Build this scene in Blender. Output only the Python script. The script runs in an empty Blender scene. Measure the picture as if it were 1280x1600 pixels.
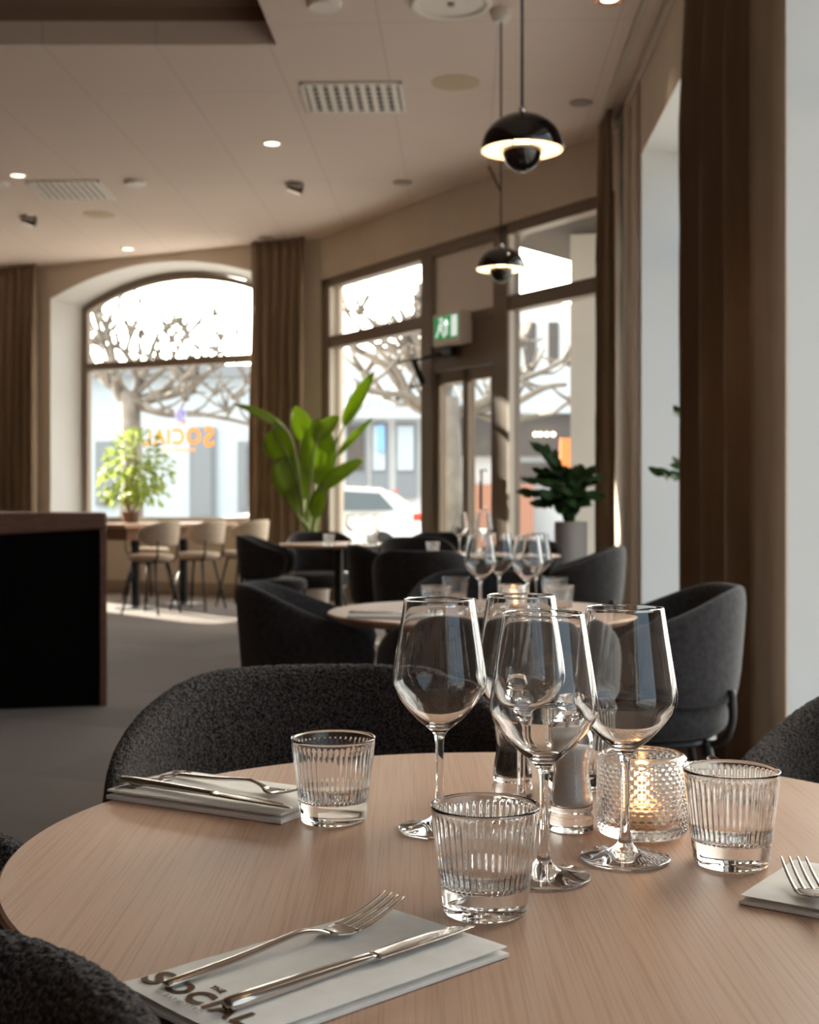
import bpy, math, random
from mathutils import Vector, Matrix, noise
random.seed(7)
SC = bpy.context.scene
COL = SC.collection
PI = math.pi
# ------------------------------------------------------------------ camera
F, HZ, EYE = 2050.0, 785.0, 1.06          # focal length in px, horizon row, eye height
cam_d = bpy.data.cameras.new('camera')
cam = bpy.data.objects.new('camera', cam_d); COL.objects.link(cam)
cam.location = (0, 0, EYE); cam.rotation_euler = (PI/2, 0, 0)
cam_d.sensor_fit = 'VERTICAL'; cam_d.sensor_height = 36
cam_d.lens = 36*F/1600; cam_d.shift_y = -(800-HZ)/1600
cam_d.clip_start = 0.02; cam_d.clip_end = 300
cam_d.dof.use_dof = True; cam_d.dof.focus_distance = 1.12; cam_d.dof.aperture_fstop = 11
SC.camera = cam
# ------------------------------------------------------------------ sky, sun, exposure
SKY_STRENGTH = 18.0
SUN_STRENGTH = 32.0
EXPOSURE = -0.30
w = bpy.data.worlds.new('sky'); SC.world = w; w.use_nodes = True
nt = w.node_tree; nt.nodes.clear()
out = nt.nodes.new('ShaderNodeOutputWorld'); bg = nt.nodes.new('ShaderNodeBackground')
tc = nt.nodes.new('ShaderNodeTexCoord'); sx = nt.nodes.new('ShaderNodeVectorMath'); sx.operation = 'DOT_PRODUCT'
sx.inputs[1].default_value = (-0.45, 0.85, 0.25)          # bright hazy half of the sky around the sun
mr = nt.nodes.new('ShaderNodeMapRange'); mr.inputs[1].default_value = -1; mr.inputs[2].default_value = 1
rp = nt.nodes.new('ShaderNodeValToRGB')
rp.color_ramp.elements[0].position = 0.25; rp.color_ramp.elements[0].color = (0.062, 0.083, 0.103, 1)
rp.color_ramp.elements[1].position = 0.85; rp.color_ramp.elements[1].color = (1.0, 0.96, 0.86, 1)
nt.links.new(tc.outputs['Generated'], sx.inputs[0]); nt.links.new(sx.outputs['Value'], mr.inputs[0]); nt.links.new(mr.outputs[0], rp.inputs[0])
nt.links.new(rp.outputs[0], bg.inputs[0]); bg.inputs[1].default_value = SKY_STRENGTH
nt.links.new(bg.outputs[0], out.inputs[0])
SUN_DIR = Vector((-0.6, 0.7, 0.29)).normalized()      # towards the sun
sd = bpy.data.lights.new('sun', 'SUN'); sd.energy = SUN_STRENGTH; sd.angle = 0.01; sd.color = (1.0, 0.9, 0.74)
so = bpy.data.objects.new('sun', sd); COL.objects.link(so)
so.rotation_euler = SUN_DIR.to_track_quat('Z', 'Y').to_euler(); so.location = (-20, 40, 20)
SC.view_settings.view_transform = 'Standard'; SC.view_settings.look = 'None'
SC.view_settings.gamma = 1; SC.view_settings.use_curve_mapping = False
SC.view_settings.exposure = EXPOSURE
cy = SC.cycles
cy.use_denoising = True
cy.max_bounces = 14; cy.diffuse_bounces = 6; cy.glossy_bounces = 6; cy.transmission_bounces = 14
cy.transparent_max_bounces = 16; cy.sample_clamp_indirect = 6.0; cy.blur_glossy = 0.5

# ------------------------------------------------------------------ helpers
def P(x, y, z):
    Y = (EYE-z)*F/(y-HZ); return Vector(((x-640)*Y/F, Y, z))
def Dp(x, y, Y):
    return Vector(((x-640)*Y/F, Y, EYE+(HZ-y)*Y/F))

class MB:
    def __init__(s): s.v = []; s.f = []
    def add(s, vs, fs):
        o = len(s.v); s.v += [tuple(v) for v in vs]; s.f += [tuple(i+o for i in f) for f in fs]
    def box(s, c, size, rz=0, m=None):
        hx, hy, hz = size[0]/2, size[1]/2, size[2]/2
        vs = [Vector((x, y, z)) for x in (-hx, hx) for y in (-hy, hy) for z in (-hz, hz)]
        R = Matrix.Rotation(rz, 3, 'Z') if m is None else m
        s.add([R @ v + Vector(c) for v in vs],
              [(0,1,3,2),(4,6,7,5),(0,4,5,1),(2,3,7,6),(0,2,6,4),(1,5,7,3)])
    def prism(s, poly, z0, z1):
        n = len(poly)
        s.add([(p[0], p[1], z0) for p in poly]+[(p[0], p[1], z1) for p in poly],
              [tuple(range(n))[::-1], tuple(range(n, 2*n))]+[(i, (i+1) % n, n+(i+1) % n, n+i) for i in range(n)])
    def lathe(s, prof, n=48, c=(0, 0, 0), rib=None):
        rings = []
        vs = []; fs = []
        for (r, z) in prof:
            if r < 1e-6:
                rings.append([len(vs)]); vs.append((c[0], c[1], c[2]+z))
            else:
                ids = []
                for k in range(n):
                    a = 2*PI*k/n; rr = r if rib is None else rib(r, z, a)
                    ids.append(len(vs)); vs.append((c[0]+rr*math.cos(a), c[1]+rr*math.sin(a), c[2]+z))
                rings.append(ids)
        for A, B in zip(rings, rings[1:]):
            if len(A) == 1 and len(B) == 1: continue
            for k in range(n):
                k2 = (k+1) % n
                if len(A) == 1: fs.append((A[0], B[k2], B[k]))
                elif len(B) == 1: fs.append((A[k], A[k2], B[0]))
                else: fs.append((A[k], A[k2], B[k2], B[k]))
        s.add(vs, fs)
    def tube(s, pts, r, n=8, cap=True):
        pts = [Vector(p) for p in pts]
        rs = r if isinstance(r, (list, tuple)) else [r]*len(pts)
        vs = []; fs = []; up = Vector((0, 0, 1)); prev = None
        for i, p in enumerate(pts):
            t = (pts[min(i+1, len(pts)-1)]-pts[max(i-1, 0)])
            if t.length < 1e-9: t = Vector((0, 0, 1))
            t.normalize()
            if prev is None:
                a = t.cross(up)
                if a.length < 0.1: a = t.cross(Vector((1, 0, 0)))
            else:
                a = prev - t*prev.dot(t)
            a.normalize(); prev = a; b = t.cross(a)
            for k in range(n):
                q = 2*PI*k/n; vs.append(p+(a*math.cos(q)+b*math.sin(q))*rs[i])
        for i in range(len(pts)-1):
            for k in range(n):
                k2 = (k+1) % n
                fs.append((i*n+k, i*n+k2, (i+1)*n+k2, (i+1)*n+k))
        if cap:
            fs.append(tuple(range(n))[::-1]); fs.append(tuple(range((len(pts)-1)*n, len(pts)*n)))
        s.add(vs, fs)
    def sweep(s, pts, side, widths, thicks, n=12, sq=0.6):
        """flat superellipse section swept along pts; side = horizontal unit vector"""
        side = Vector(side); vs = []; fs = []
        pts = [Vector(p) for p in pts]
        for i, p in enumerate(pts):
            t = (pts[min(i+1, len(pts)-1)]-pts[max(i-1, 0)]).normalized()
            u = side.cross(t).normalized()
            for k in range(n):
                q = 2*PI*k/n; c, d = math.cos(q), math.sin(q)
                x = math.copysign(abs(c)**sq, c)*widths[i]/2; y = math.copysign(abs(d)**sq, d)*thicks[i]/2
                vs.append(p+side*x+u*y)
        for i in range(len(pts)-1):
            for k in range(n):
                k2 = (k+1) % n; fs.append((i*n+k, i*n+k2, (i+1)*n+k2, (i+1)*n+k))
        fs.append(tuple(range(n))[::-1]); fs.append(tuple(range((len(pts)-1)*n, len(pts)*n)))
        s.add(vs, fs)
    def build(s, name, mat, parent=None, smooth=False, bevel=0, seg=2, angle=None):
        me = bpy.data.meshes.new(name); me.from_pydata(s.v, [], s.f); me.validate(); me.update()
        import bmesh
        bm = bmesh.new(); bm.from_mesh(me); bmesh.ops.recalc_face_normals(bm, faces=bm.faces)
        if bevel:
            es = [e for e in bm.edges if e.is_manifold and e.calc_face_angle(0) > 0.6]
            bmesh.ops.bevel(bm, geom=es, offset=bevel, segments=seg, affect='EDGES', profile=0.5)
        bm.to_mesh(me); bm.free()
        me.materials.append(mat)
        o = bpy.data.objects.new(name, me); COL.objects.link(o)
        if parent: o.parent = parent
        if smooth:
            for p in me.polygons: p.use_smooth = True
            if angle: me.set_sharp_from_angle(angle=angle)
        return o

def empty(name, loc=(0, 0, 0), rz=0):
    o = bpy.data.objects.new(name, None); COL.objects.link(o); o.location = loc; o.rotation_euler = (0, 0, rz)
    o.empty_display_size = 0.05
    return o
def tag(o, label=None, cat=None, group=None, kind=None):
    if label: o['label'] = label
    if cat: o['category'] = cat
    if group: o['group'] = group
    if kind: o['kind'] = kind
    return o
def struct(o): o['kind'] = 'structure'; return o
def copy_tree(o, loc=None, rz=None, label=None, parent=None, scale=None):
    c = o.copy(); COL.objects.link(c)
    if parent: c.parent = parent; c.matrix_parent_inverse = o.matrix_parent_inverse
    for ch in list(o.children): copy_tree(ch, parent=c)
    if loc is not None: c.location = loc
    if rz is not None: c.rotation_euler = (0, 0, rz)
    if scale: c.scale = (scale,)*3
    if label: c['label'] = label
    return c
class Kind:
    """first use takes the prototype, later uses copy it"""
    def __init__(s, proto): s.p = proto; s.used = False
    def put(s, loc, rz, label, scale=None):
        if not s.used:
            s.used = True; s.p.location = loc; s.p.rotation_euler = (0, 0, rz); s.p['label'] = label
            if scale: s.p.scale = (scale,)*3
            return s.p
        return copy_tree(s.p, loc, rz, label, scale=scale or 1)
def facing(fx, fy): return math.atan2(fy, fx)-PI/2
def crom(pts, k=4):
    """catmull-rom refinement of a list of tuples"""
    o = []
    n = len(pts)
    for i in range(n-1):
        p0 = Vector(pts[max(i-1, 0)]); p1 = Vector(pts[i]); p2 = Vector(pts[i+1]); p3 = Vector(pts[min(i+2, n-1)])
        for j in range(k):
            t = j/k
            o.append(0.5*((2*p1)+(p2-p0)*t+(2*p0-5*p1+4*p2-p3)*t*t+(3*p1-p0-3*p2+p3)*t**3))
    o.append(Vector(pts[-1])); return o
def sm(t): t = max(0, min(1, t)); return t*t*(3-2*t)

# ------------------------------------------------------------------ materials
def mat(name, col, rough=0.6, metal=0.0, spec=0.5, trans=0.0, ior=1.45, emit=None, es=0, sheen=0, transl=0, coat=0):
    m = bpy.data.materials.new(name); m.use_nodes = True
    b = m.node_tree.nodes['Principled BSDF']
    b.inputs['Base Color'].default_value = (*col, 1); b.inputs['Roughness'].default_value = rough
    b.inputs['Metallic'].default_value = metal; b.inputs['Specular IOR Level'].default_value = spec
    b.inputs['Transmission Weight'].default_value = trans; b.inputs['IOR'].default_value = ior
    b.inputs['Sheen Weight'].default_value = sheen; b.inputs['Coat Weight'].default_value = coat
    if emit: b.inputs['Emission Color'].default_value = (*emit, 1); b.inputs['Emission Strength'].default_value = es
    if transl:
        t = m.node_tree; o = t.nodes['Material Output']; mx = t.nodes.new('ShaderNodeMixShader')
        tr = t.nodes.new('ShaderNodeBsdfTranslucent'); tr.inputs[0].default_value = (*col, 1)
        mx.inputs[0].default_value = transl
        t.links.new(b.outputs[0], mx.inputs[1]); t.links.new(tr.outputs[0], mx.inputs[2]); t.links.new(mx.outputs[0], o.inputs[0])
    return m
def nn(m, t): return m.node_tree.nodes.new(t)
def ln(m, a, b): m.node_tree.links.new(a, b)
def noisy(m, scale, c1, c2, bump=0.0, detail=4, stretch=(1, 1, 1), rot=0, dist=0.002, pos=(0.35, 0.65)):
    b = m.node_tree.nodes['Principled BSDF']
    tc = nn(m, 'ShaderNodeTexCoord'); mp = nn(m, 'ShaderNodeMapping'); n = nn(m, 'ShaderNodeTexNoise'); r = nn(m, 'ShaderNodeValToRGB')
    mp.inputs['Scale'].default_value = stretch; mp.inputs['Rotation'].default_value = (0, 0, rot)
    n.inputs['Scale'].default_value = scale; n.inputs['Detail'].default_value = detail
    r.color_ramp.elements[0].color = (*c1, 1); r.color_ramp.elements[1].color = (*c2, 1)
    r.color_ramp.elements[0].position = pos[0]; r.color_ramp.elements[1].position = pos[1]
    ln(m, tc.outputs['Object'], mp.inputs[0]); ln(m, mp.outputs[0], n.inputs[0]); ln(m, n.outputs['Fac'], r.inputs[0])
    ln(m, r.outputs[0], b.inputs['Base Color'])
    if bump:
        bp = nn(m, 'ShaderNodeBump'); bp.inputs['Strength'].default_value = bump; bp.inputs['Distance'].default_value = dist
        ln(m, n.outputs['Fac'], bp.inputs['Height']); ln(m, bp.outputs[0], b.inputs['Normal'])
    return m
M = {}
M['wall'] = noisy(mat('wall_paint', (.7, .6, .5), .85), 3, (.72, .62, .51), (.76, .66, .55))
M['reveal'] = mat('white_wall_paint', (.80, .80, .785), .8)
M['wallbrown'] = mat('brown_wall_paint', (.26, .165, .11), .85)
M['base'] = mat('baseboard_paint', (.42, .33, .26), .6)
M['oakdark'] = noisy(mat('brown_wood', (.2, .1, .06), .4), 6, (.20, .095, .06), (.26, .125, .08), stretch=(1, 8, 8))
M['black'] = mat('black_panel', (.005, .004, .003), .7, spec=.08)
M['frame'] = mat('taupe_frame', (.20, .145, .10), .45)
M['framelight'] = mat('aluminium_edge', (.62, .55, .46), .35)
M['darkmetal'] = mat('dark_metal', (.012, .011, .010), .4, spec=.5)
M['steel'] = mat('polished_steel', (.62, .57, .52), .16, metal=1)
M['chrome'] = mat('chrome', (.75, .72, .7), .15, metal=1)
M['lacquer'] = mat('black_lacquer', (.006, .005, .005), .08, coat=.6)
M['lampin'] = mat('cream_enamel', (.92, .84, .70), .5)
M['bulb'] = mat('warm_bulb', (1, .8, .5), .5, emit=(1, .66, .30), es=14)
M['spot'] = mat('downlight_glow', (1, .9, .7), .5, emit=(1, .88, .62), es=7)
M['copper'] = mat('copper_rim', (.75, .42, .26), .3, metal=1)
M['whiteplastic'] = mat('white_plastic', (.84, .78, .72), .5)
M['beigeplastic'] = mat('beige_cover', (.55, .42, .27), .6)
M['greyplastic'] = mat('grey_cover', (.33, .27, .22), .6)
M['dark'] = mat('dark_slot', (.05, .035, .025), .8)
M['cord'] = mat('cord_black', (.02, .016, .014), .5)
M['napkin'] = noisy(mat('napkin_paper', (.82, .79, .74), .9), 60, (.87, .84, .78), (.92, .89, .84), bump=.15, dist=.001)
M['ink'] = mat('brown_ink', (.10, .045, .012), .6)
M['inkgrey'] = mat('grey_ink', (.42, .38, .36), .7)
M['stone'] = mat('matte_planter', (.42, .37, .33), .7)
M['terracotta'] = mat('brown_pot', (.22, .13, .09), .7)
M['soil'] = mat('soil', (.03, .02, .012), .9)
M['bananaleaf'] = mat('banana_leaf', (.25, .34, .035), .35, transl=.55)
M['stem'] = mat('pale_stem', (.26, .32, .09), .5)
M['zzleaf'] = mat('dark_glossy_leaf', (.03, .065, .018), .5, spec=.25, transl=.12)
M['ficusleaf'] = mat('ficus_leaf', (.36, .46, .11), .4, transl=.55)
M['bark'] = mat('red_bark', (.32, .16, .09), .8)
M['stool'] = noisy(mat('beige_upholstery', (.5, .39, .3), .8), 40, (.47, .36, .28), (.55, .44, .34))
M['wax'] = mat('candle_wax', (.9, .82, .7), .5)
M['flame'] = mat('flame', (1, .6, .2), .5, emit=(1, .50, .20), es=45)
M['salt'] = noisy(mat('salt', (.95, .94, .93), .8), 900, (.88, .87, .86), (.97, .96, .95), bump=.6)
M['pepper'] = noisy(mat('pepper', (.03, .02, .015), .8), 500, (.012, .008, .006), (.07, .045, .03), bump=.8)
M['exitgreen'] = mat('exit_green', (.02, .35, .10), .5, emit=(.01, .38, .10), es=.55)
M['exitwhite'] = mat('exit_white', (.9, .9, .9), .5, emit=(.9, 1, .95), es=.8)
M['gold'] = mat('gold_vinyl', (.85, .48, .12), .5, transl=.5)
M['lilac'] = mat('lilac_vinyl', (.45, .45, .75), .5, transl=.5)
M['asphalt'] = noisy(mat('asphalt', (.22, .21, .2), .9), 2, (.20, .195, .19), (.26, .25, .24))
M['facade'] = mat('pale_facade', (.50, .555, .59), .9)
M['facadewhite'] = mat('white_facade', (.70, .70, .68), .9)
M['facadedark'] = mat('grey_facade', (.24, .255, .27), .9)
M['shopdark'] = mat('shop_glass', (.10, .085, .075), .3)
M['signwhite'] = mat('sign_white', (.9, .92, .92), .6)
M['brickred'] = mat('red_cladding', (.42, .20, .13), .8)
M['treebark'] = noisy(mat('plane_bark', (.17, .15, .13), .9), 4, (.14, .122, .105), (.21, .185, .16))
M['carwhite'] = mat('car_paint', (.8, .82, .82), .25, coat=.8)
M['carglass'] = mat('car_window', (.10, .12, .13), .1)
M['carred'] = mat('tail_light', (.65, .05, .03), .25)
M['rubber'] = mat('tyre', (.02, .02, .02), .8)
M['orange'] = mat('orange_marker', (.85, .22, .06), .6)
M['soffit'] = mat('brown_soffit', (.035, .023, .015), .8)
M['pillar'] = mat('cream_pillar', (.9, .86, .76), .85)
def seam_curtain(name, c1, c2):
    return noisy(mat(name, c1, .9, sheen=.15, transl=.18), 5, c1, c2, stretch=(6, 6, .5))
M['curtain'] = seam_curtain('brown_curtain', (.27, .185, .12), (.32, .22, .145))
# window glass: see-through with a mirror fresnel
def pane_glass():
    m = bpy.data.materials.new('window_glass'); m.use_nodes = True; t = m.node_tree; t.nodes.clear()
    o = t.nodes.new('ShaderNodeOutputMaterial'); mx = t.nodes.new('ShaderNodeMixShader'); ge = t.nodes.new('ShaderNodeNewGeometry')
    dt = t.nodes.new('ShaderNodeVectorMath'); dt.operation = 'DOT_PRODUCT'; ab = t.nodes.new('ShaderNodeMath'); ab.operation = 'ABSOLUTE'
    iv = t.nodes.new('ShaderNodeMath'); iv.operation = 'SUBTRACT'; iv.inputs[0].default_value = 1
    pw = t.nodes.new('ShaderNodeMath'); pw.operation = 'POWER'; pw.inputs[1].default_value = 5
    fr = t.nodes.new('ShaderNodeMath'); fr.operation = 'MULTIPLY_ADD'; fr.inputs[1].default_value = .9; fr.inputs[2].default_value = .05
    t.links.new(ge.outputs['Incoming'], dt.inputs[0]); t.links.new(ge.outputs['Normal'], dt.inputs[1]); t.links.new(dt.outputs['Value'], ab.inputs[0])
    t.links.new(ab.outputs[0], iv.inputs[1]); t.links.new(iv.outputs[0], pw.inputs[0]); t.links.new(pw.outputs[0], fr.inputs[0])
    tr = t.nodes.new('ShaderNodeBsdfTransparent'); gl = t.nodes.new('ShaderNodeBsdfGlossy')
    gl.inputs['Roughness'].default_value = 0.0; tr.inputs[0].default_value = (.97, .98, .97, 1)
    t.links.new(fr.outputs[0], mx.inputs[0]); t.links.new(tr.outputs[0], mx.inputs[1]); t.links.new(gl.outputs[0], mx.inputs[2])
    t.links.new(mx.outputs[0], o.inputs[0]); return m
M['pane'] = pane_glass()
M['glass'] = mat('clear_glass', (1, 1, 1), 0.0, trans=1, ior=1.5)
M['pressed'] = mat('pressed_glass', (1, .985, .975), 0.14, trans=1, ior=1.48)
# ceiling with panel joints
def ceiling_mat():
    m = mat('ceiling_panels', (.78, .655, .58), .9); b = m.node_tree.nodes['Principled BSDF']
    tc = nn(m, 'ShaderNodeTexCoord'); mp = nn(m, 'ShaderNodeMapping'); br = nn(m, 'ShaderNodeTexBrick')
    mp.inputs['Rotation'].default_value = (0, 0, math.radians(2.4)); mp.inputs['Location'].default_value = (.515, -.12, 0)
    br.offset = 0.0; br.inputs['Scale'].default_value = 1.0; br.inputs['Brick Width'].default_value = .72; br.inputs['Row Height'].default_value = 1.3
    br.inputs['Mortar Size'].default_value = .006; br.inputs['Mortar Smooth'].default_value = .3
    br.inputs['Color1'].default_value = (.78, .655, .58, 1); br.inputs['Color2'].default_value = (.79, .665, .59, 1); br.inputs['Mortar'].default_value = (.66, .55, .49, 1)
    ln(m, tc.outputs['Object'], mp.inputs[0]); ln(m, mp.outputs[0], br.inputs[0]); ln(m, br.outputs[0], b.inputs['Base Color'])
    return m
M['ceiling'] = ceiling_mat()
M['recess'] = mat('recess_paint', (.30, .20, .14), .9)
# carpet tiles
def carpet_mat():
    m = mat('carpet_tiles', (.15, .12, .11), 1.0, spec=.1, sheen=.2); b = m.node_tree.nodes['Principled BSDF']
    tc = nn(m, 'ShaderNodeTexCoord'); mp = nn(m, 'ShaderNodeMapping'); br = nn(m, 'ShaderNodeTexBrick')
    mp.inputs['Rotation'].default_value = (0, 0, math.radians(25))
    br.offset = 0.5; br.inputs['Scale'].default_value = 1; br.inputs['Brick Width'].default_value = 1.0; br.inputs['Row Height'].default_value = .5
    br.inputs['Mortar Size'].default_value = 0.0; br.inputs['Bias'].default_value = -.25
    br.inputs['Color1'].default_value = (.110, .064, .043, 1); br.inputs['Color2'].default_value = (.165, .112, .086, 1)
    n = nn(m, 'ShaderNodeTexNoise'); n.inputs['Scale'].default_value = 140
    mx = nn(m, 'ShaderNodeMixRGB'); mx.blend_type = 'MULTIPLY'; mx.inputs[0].default_value = .5
    ln(m, tc.outputs['Object'], mp.inputs[0]); ln(m, mp.outputs[0], br.inputs[0]); ln(m, tc.outputs['Object'], n.inputs[0])
    ln(m, br.outputs[0], mx.inputs[1]); ln(m, n.outputs['Fac'], mx.inputs[2]); ln(m, mx.outputs[0], b.inputs['Base Color'])
    bp = nn(m, 'ShaderNodeBump'); bp.inputs['Strength'].default_value = .4; ln(m, n.outputs['Fac'], bp.inputs['Height']); ln(m, bp.outputs[0], b.inputs['Normal'])
    return m
M['carpet'] = carpet_mat()
# oak veneer
def oak_mat():
    m = mat('oak_veneer', (.5, .32, .2), .42, spec=.35); b = m.node_tree.nodes['Principled BSDF']
    tc = nn(m, 'ShaderNodeTexCoord'); mp = nn(m, 'ShaderNodeMapping')
    mp.inputs['Rotation'].default_value = (0, 0, math.radians(9)); mp.inputs['Scale'].default_value = (1, .014, 1)
    n1 = nn(m, 'ShaderNodeTexNoise'); n1.inputs['Scale'].default_value = 420; n1.inputs['Detail'].default_value = 3
    n2 = nn(m, 'ShaderNodeTexNoise'); n2.inputs['Scale'].default_value = 28; n2.inputs['Detail'].default_value = 3
    r1 = nn(m, 'ShaderNodeValToRGB'); r2 = nn(m, 'ShaderNodeValToRGB'); mx = nn(m, 'ShaderNodeMixRGB'); mx.blend_type = 'MULTIPLY'; mx.inputs[0].default_value = 1
    r1.color_ramp.elements[0].position = .36; r1.color_ramp.elements[0].color = (.86, .83, .80, 1)
    r1.color_ramp.elements[1].position = .52; r1.color_ramp.elements[1].color = (1, 1, 1, 1)
    r2.color_ramp.elements[0].position = .3; r2.color_ramp.elements[0].color = (.50, .315, .215, 1)
    r2.color_ramp.elements[1].position = .7; r2.color_ramp.elements[1].color = (.58, .38, .27, 1)
    ln(m, tc.outputs['Object'], mp.inputs[0]); ln(m, mp.outputs[0], n1.inputs[0]); ln(m, mp.outputs[0], n2.inputs[0])
    ln(m, n1.outputs['Fac'], r1.inputs[0]); ln(m, n2.outputs['Fac'], r2.inputs[0])
    ln(m, r1.outputs[0], mx.inputs[1]); ln(m, r2.outputs[0], mx.inputs[2]); ln(m, mx.outputs[0], b.inputs['Base Color'])
    bp = nn(m, 'ShaderNodeBump'); bp.inputs['Strength'].default_value = .06; bp.inputs['Distance'].default_value = .001
    ln(m, n1.outputs['Fac'], bp.inputs['Height']); ln(m, bp.outputs[0], b.inputs['Normal'])
    return m
M['oak'] = oak_mat()
M['tableedge'] = mat('table_edge', (.10, .06, .035), .5)
def boucle_mat():
    m = mat('charcoal_boucle', (.05, .05, .055), .95, spec=.12, sheen=.12); b = m.node_tree.nodes['Principled BSDF']
    tc = nn(m, 'ShaderNodeTexCoord'); v = nn(m, 'ShaderNodeTexNoise'); v.inputs['Scale'].default_value = 330; v.inputs['Detail'].default_value = 2
    r = nn(m, 'ShaderNodeValToRGB'); r.color_ramp.elements[0].position = .42; r.color_ramp.elements[1].position = .62
    r.color_ramp.elements[0].color = (.011, .0085, .008, 1); r.color_ramp.elements[1].color = (.105, .092, .090, 1)
    bp = nn(m, 'ShaderNodeBump'); bp.inputs['Strength'].default_value = .9; bp.inputs['Distance'].default_value = .003
    ln(m, tc.outputs['Object'], v.inputs[0]); ln(m, v.outputs['Fac'], r.inputs[0]); ln(m, r.outputs[0], b.inputs['Base Color'])
    ln(m, v.outputs['Fac'], bp.inputs['Height']); ln(m, bp.outputs[0], b.inputs['Normal'])
    return m
M['boucle'] = boucle_mat()
M['felt'] = noisy(mat('charcoal_felt', (.06, .062, .07), .95, spec=.12, sheen=.15), 60, (.030, .027, .028), (.050, .046, .047))

# ------------------------------------------------------------------ room plan
CEIL = EYE+2.9
WR0, WRS = 1.20, .0395                                  # right wall: X = WR0 + WRS*Y
def XR(Y): return WR0+WRS*Y
P1 = Vector((1.538, 10.34)); C = Vector((-.983, 14.395))
sdv = (C-P1)                                            # storefront line
t_ = (XR(P1.y)-P1.x)/(sdv.x-WRS*sdv.y)                  # meet the right wall
R1 = P1+sdv*t_
adir = Vector((-.900, .4365)).normalized(); anrm = Vector((adir.y, -adir.x))
if anrm.y < 0: anrm = -anrm
AEND = C+adir*10
LX = AEND.x; BY = -3.2
sdir = (C-R1).normalized(); snrm = Vector((-sdir.y, sdir.x))
if snrm.x < 0: snrm = -snrm
SLEN = (C-R1).length
rdir = Vector((WRS, 1)).normalized(); rnrm = Vector((rdir.y, -rdir.x))
RB = Vector((XR(BY), BY))

plan = [Vector((LX, BY)), RB, R1, C, AEND]
b = MB(); b.prism([(LX-.5, BY-.5), (RB.x+1.0, BY-.5), (R1.x+.9, R1.y+.1), tuple(C+snrm*.5), tuple(AEND+anrm*.5), (LX-.5, AEND.y)], -.12, 0)
struct(b.build('floor', M['carpet']))
# ceiling with a raised tray at the left
TY = 8.41*2050/2050*1.0
TY = 2.9*F/(HZ-70); TX = (432-640)*TY/F
def tx(Y): return TX+.04*(Y-TY)
b = MB()
b.prism([(LX-.5, TY), (tx(TY), TY), (XR(TY)+.6, TY), (R1.x+.7, R1.y+.2), tuple(C+snrm*.4), tuple(AEND+anrm*.45), (LX-.5, AEND.y+.4)], CEIL, CEIL+.15)
b.prism([(tx(TY), TY), (tx(BY-.5), BY-.5), (XR(BY)+.6, BY-.5), (XR(TY)+.6, TY)], CEIL, CEIL+.15)
struct(b.build('ceiling', M['ceiling']))
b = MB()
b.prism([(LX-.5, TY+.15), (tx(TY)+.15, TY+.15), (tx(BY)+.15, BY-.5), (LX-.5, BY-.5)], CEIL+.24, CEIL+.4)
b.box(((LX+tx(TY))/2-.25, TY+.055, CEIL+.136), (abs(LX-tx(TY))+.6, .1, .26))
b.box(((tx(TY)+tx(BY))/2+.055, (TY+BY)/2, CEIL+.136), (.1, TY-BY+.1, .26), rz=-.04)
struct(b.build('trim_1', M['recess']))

def wall(name, o2, d2, n2, s0, s1, ztop, ops, thick, m_in, m_rev):
    """inner face on the line o2+d2*s, openings = dict(c,hi,ho,sill,spi,cri,spo,cro)"""
    def L(s, d, z): q = o2+d2*s+n2*d; return (q.x, q.y, z)
    def arch(x, h, sp, cr): return sp+(cr-sp)*(1-(x/h)**2)
    bi = MB(); br = MB(); N = 24
    for d, kh, ks, kc in ((0, 'hi', 'spi', 'cri'), (thick, 'ho', 'spo', 'cro')):
        cur = s0
        for op in ops:
            a, e = op['c']-op[kh], op['c']+op[kh]
            bi.add([L(cur, d, 0), L(a, d, 0), L(a, d, ztop), L(cur, d, ztop)], [(0, 1, 2, 3)])
            bi.add([L(a, d, 0), L(e, d, 0), L(e, d, op['sill']), L(a, d, op['sill'])], [(0, 1, 2, 3)])
            for k in range(N):
                x0 = -op[kh]+2*op[kh]*k/N; x1 = -op[kh]+2*op[kh]*(k+1)/N
                bi.add([L(op['c']+x0, d, arch(x0, op[kh], op[ks], op[kc])), L(op['c']+x1, d, arch(x1, op[kh], op[ks], op[kc])),
                        L(op['c']+x1, d, ztop), L(op['c']+x0, d, ztop)], [(0, 1, 2, 3)])
            cur = e
        bi.add([L(cur, d, 0), L(s1, d, 0), L(s1, d, ztop), L(cur, d, ztop)], [(0, 1, 2, 3)])
    for op in ops:
        def loop(kh, ks, kc, d):
            h = op[kh]; r = [L(op['c']-h, d, op['sill'])]
            for k in range(N+1):
                x = -h+2*h*k/N; r.append(L(op['c']+x, d, arch(x, h, op[ks], op[kc])))
            r.append(L(op['c']+h, d, op['sill'])); return r
        A = loop('hi', 'spi', 'cri', 0); B = loop('ho', 'spo', 'cro', thick)
        n = len(A); br.add(A+B, [(i, (i+1) % n, n+(i+1) % n, n+i) for i in range(n)])
    o = struct(bi.build(name, m_in))
    if ops:
        r = br.build('window_reveal', m_rev, o)
    return o
A1 = dict(c=2.18, hi=1.61, ho=1.42, sill=.80, spi=3.55, cri=3.87, spo=3.47, cro=3.80)
A2 = dict(A1); A2['c'] = 6.15
wall('wall_far', C, adir, anrm, 0, 10.2, 4.3, [A1, A2], .45, M['wall'], M['reveal'])
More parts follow.
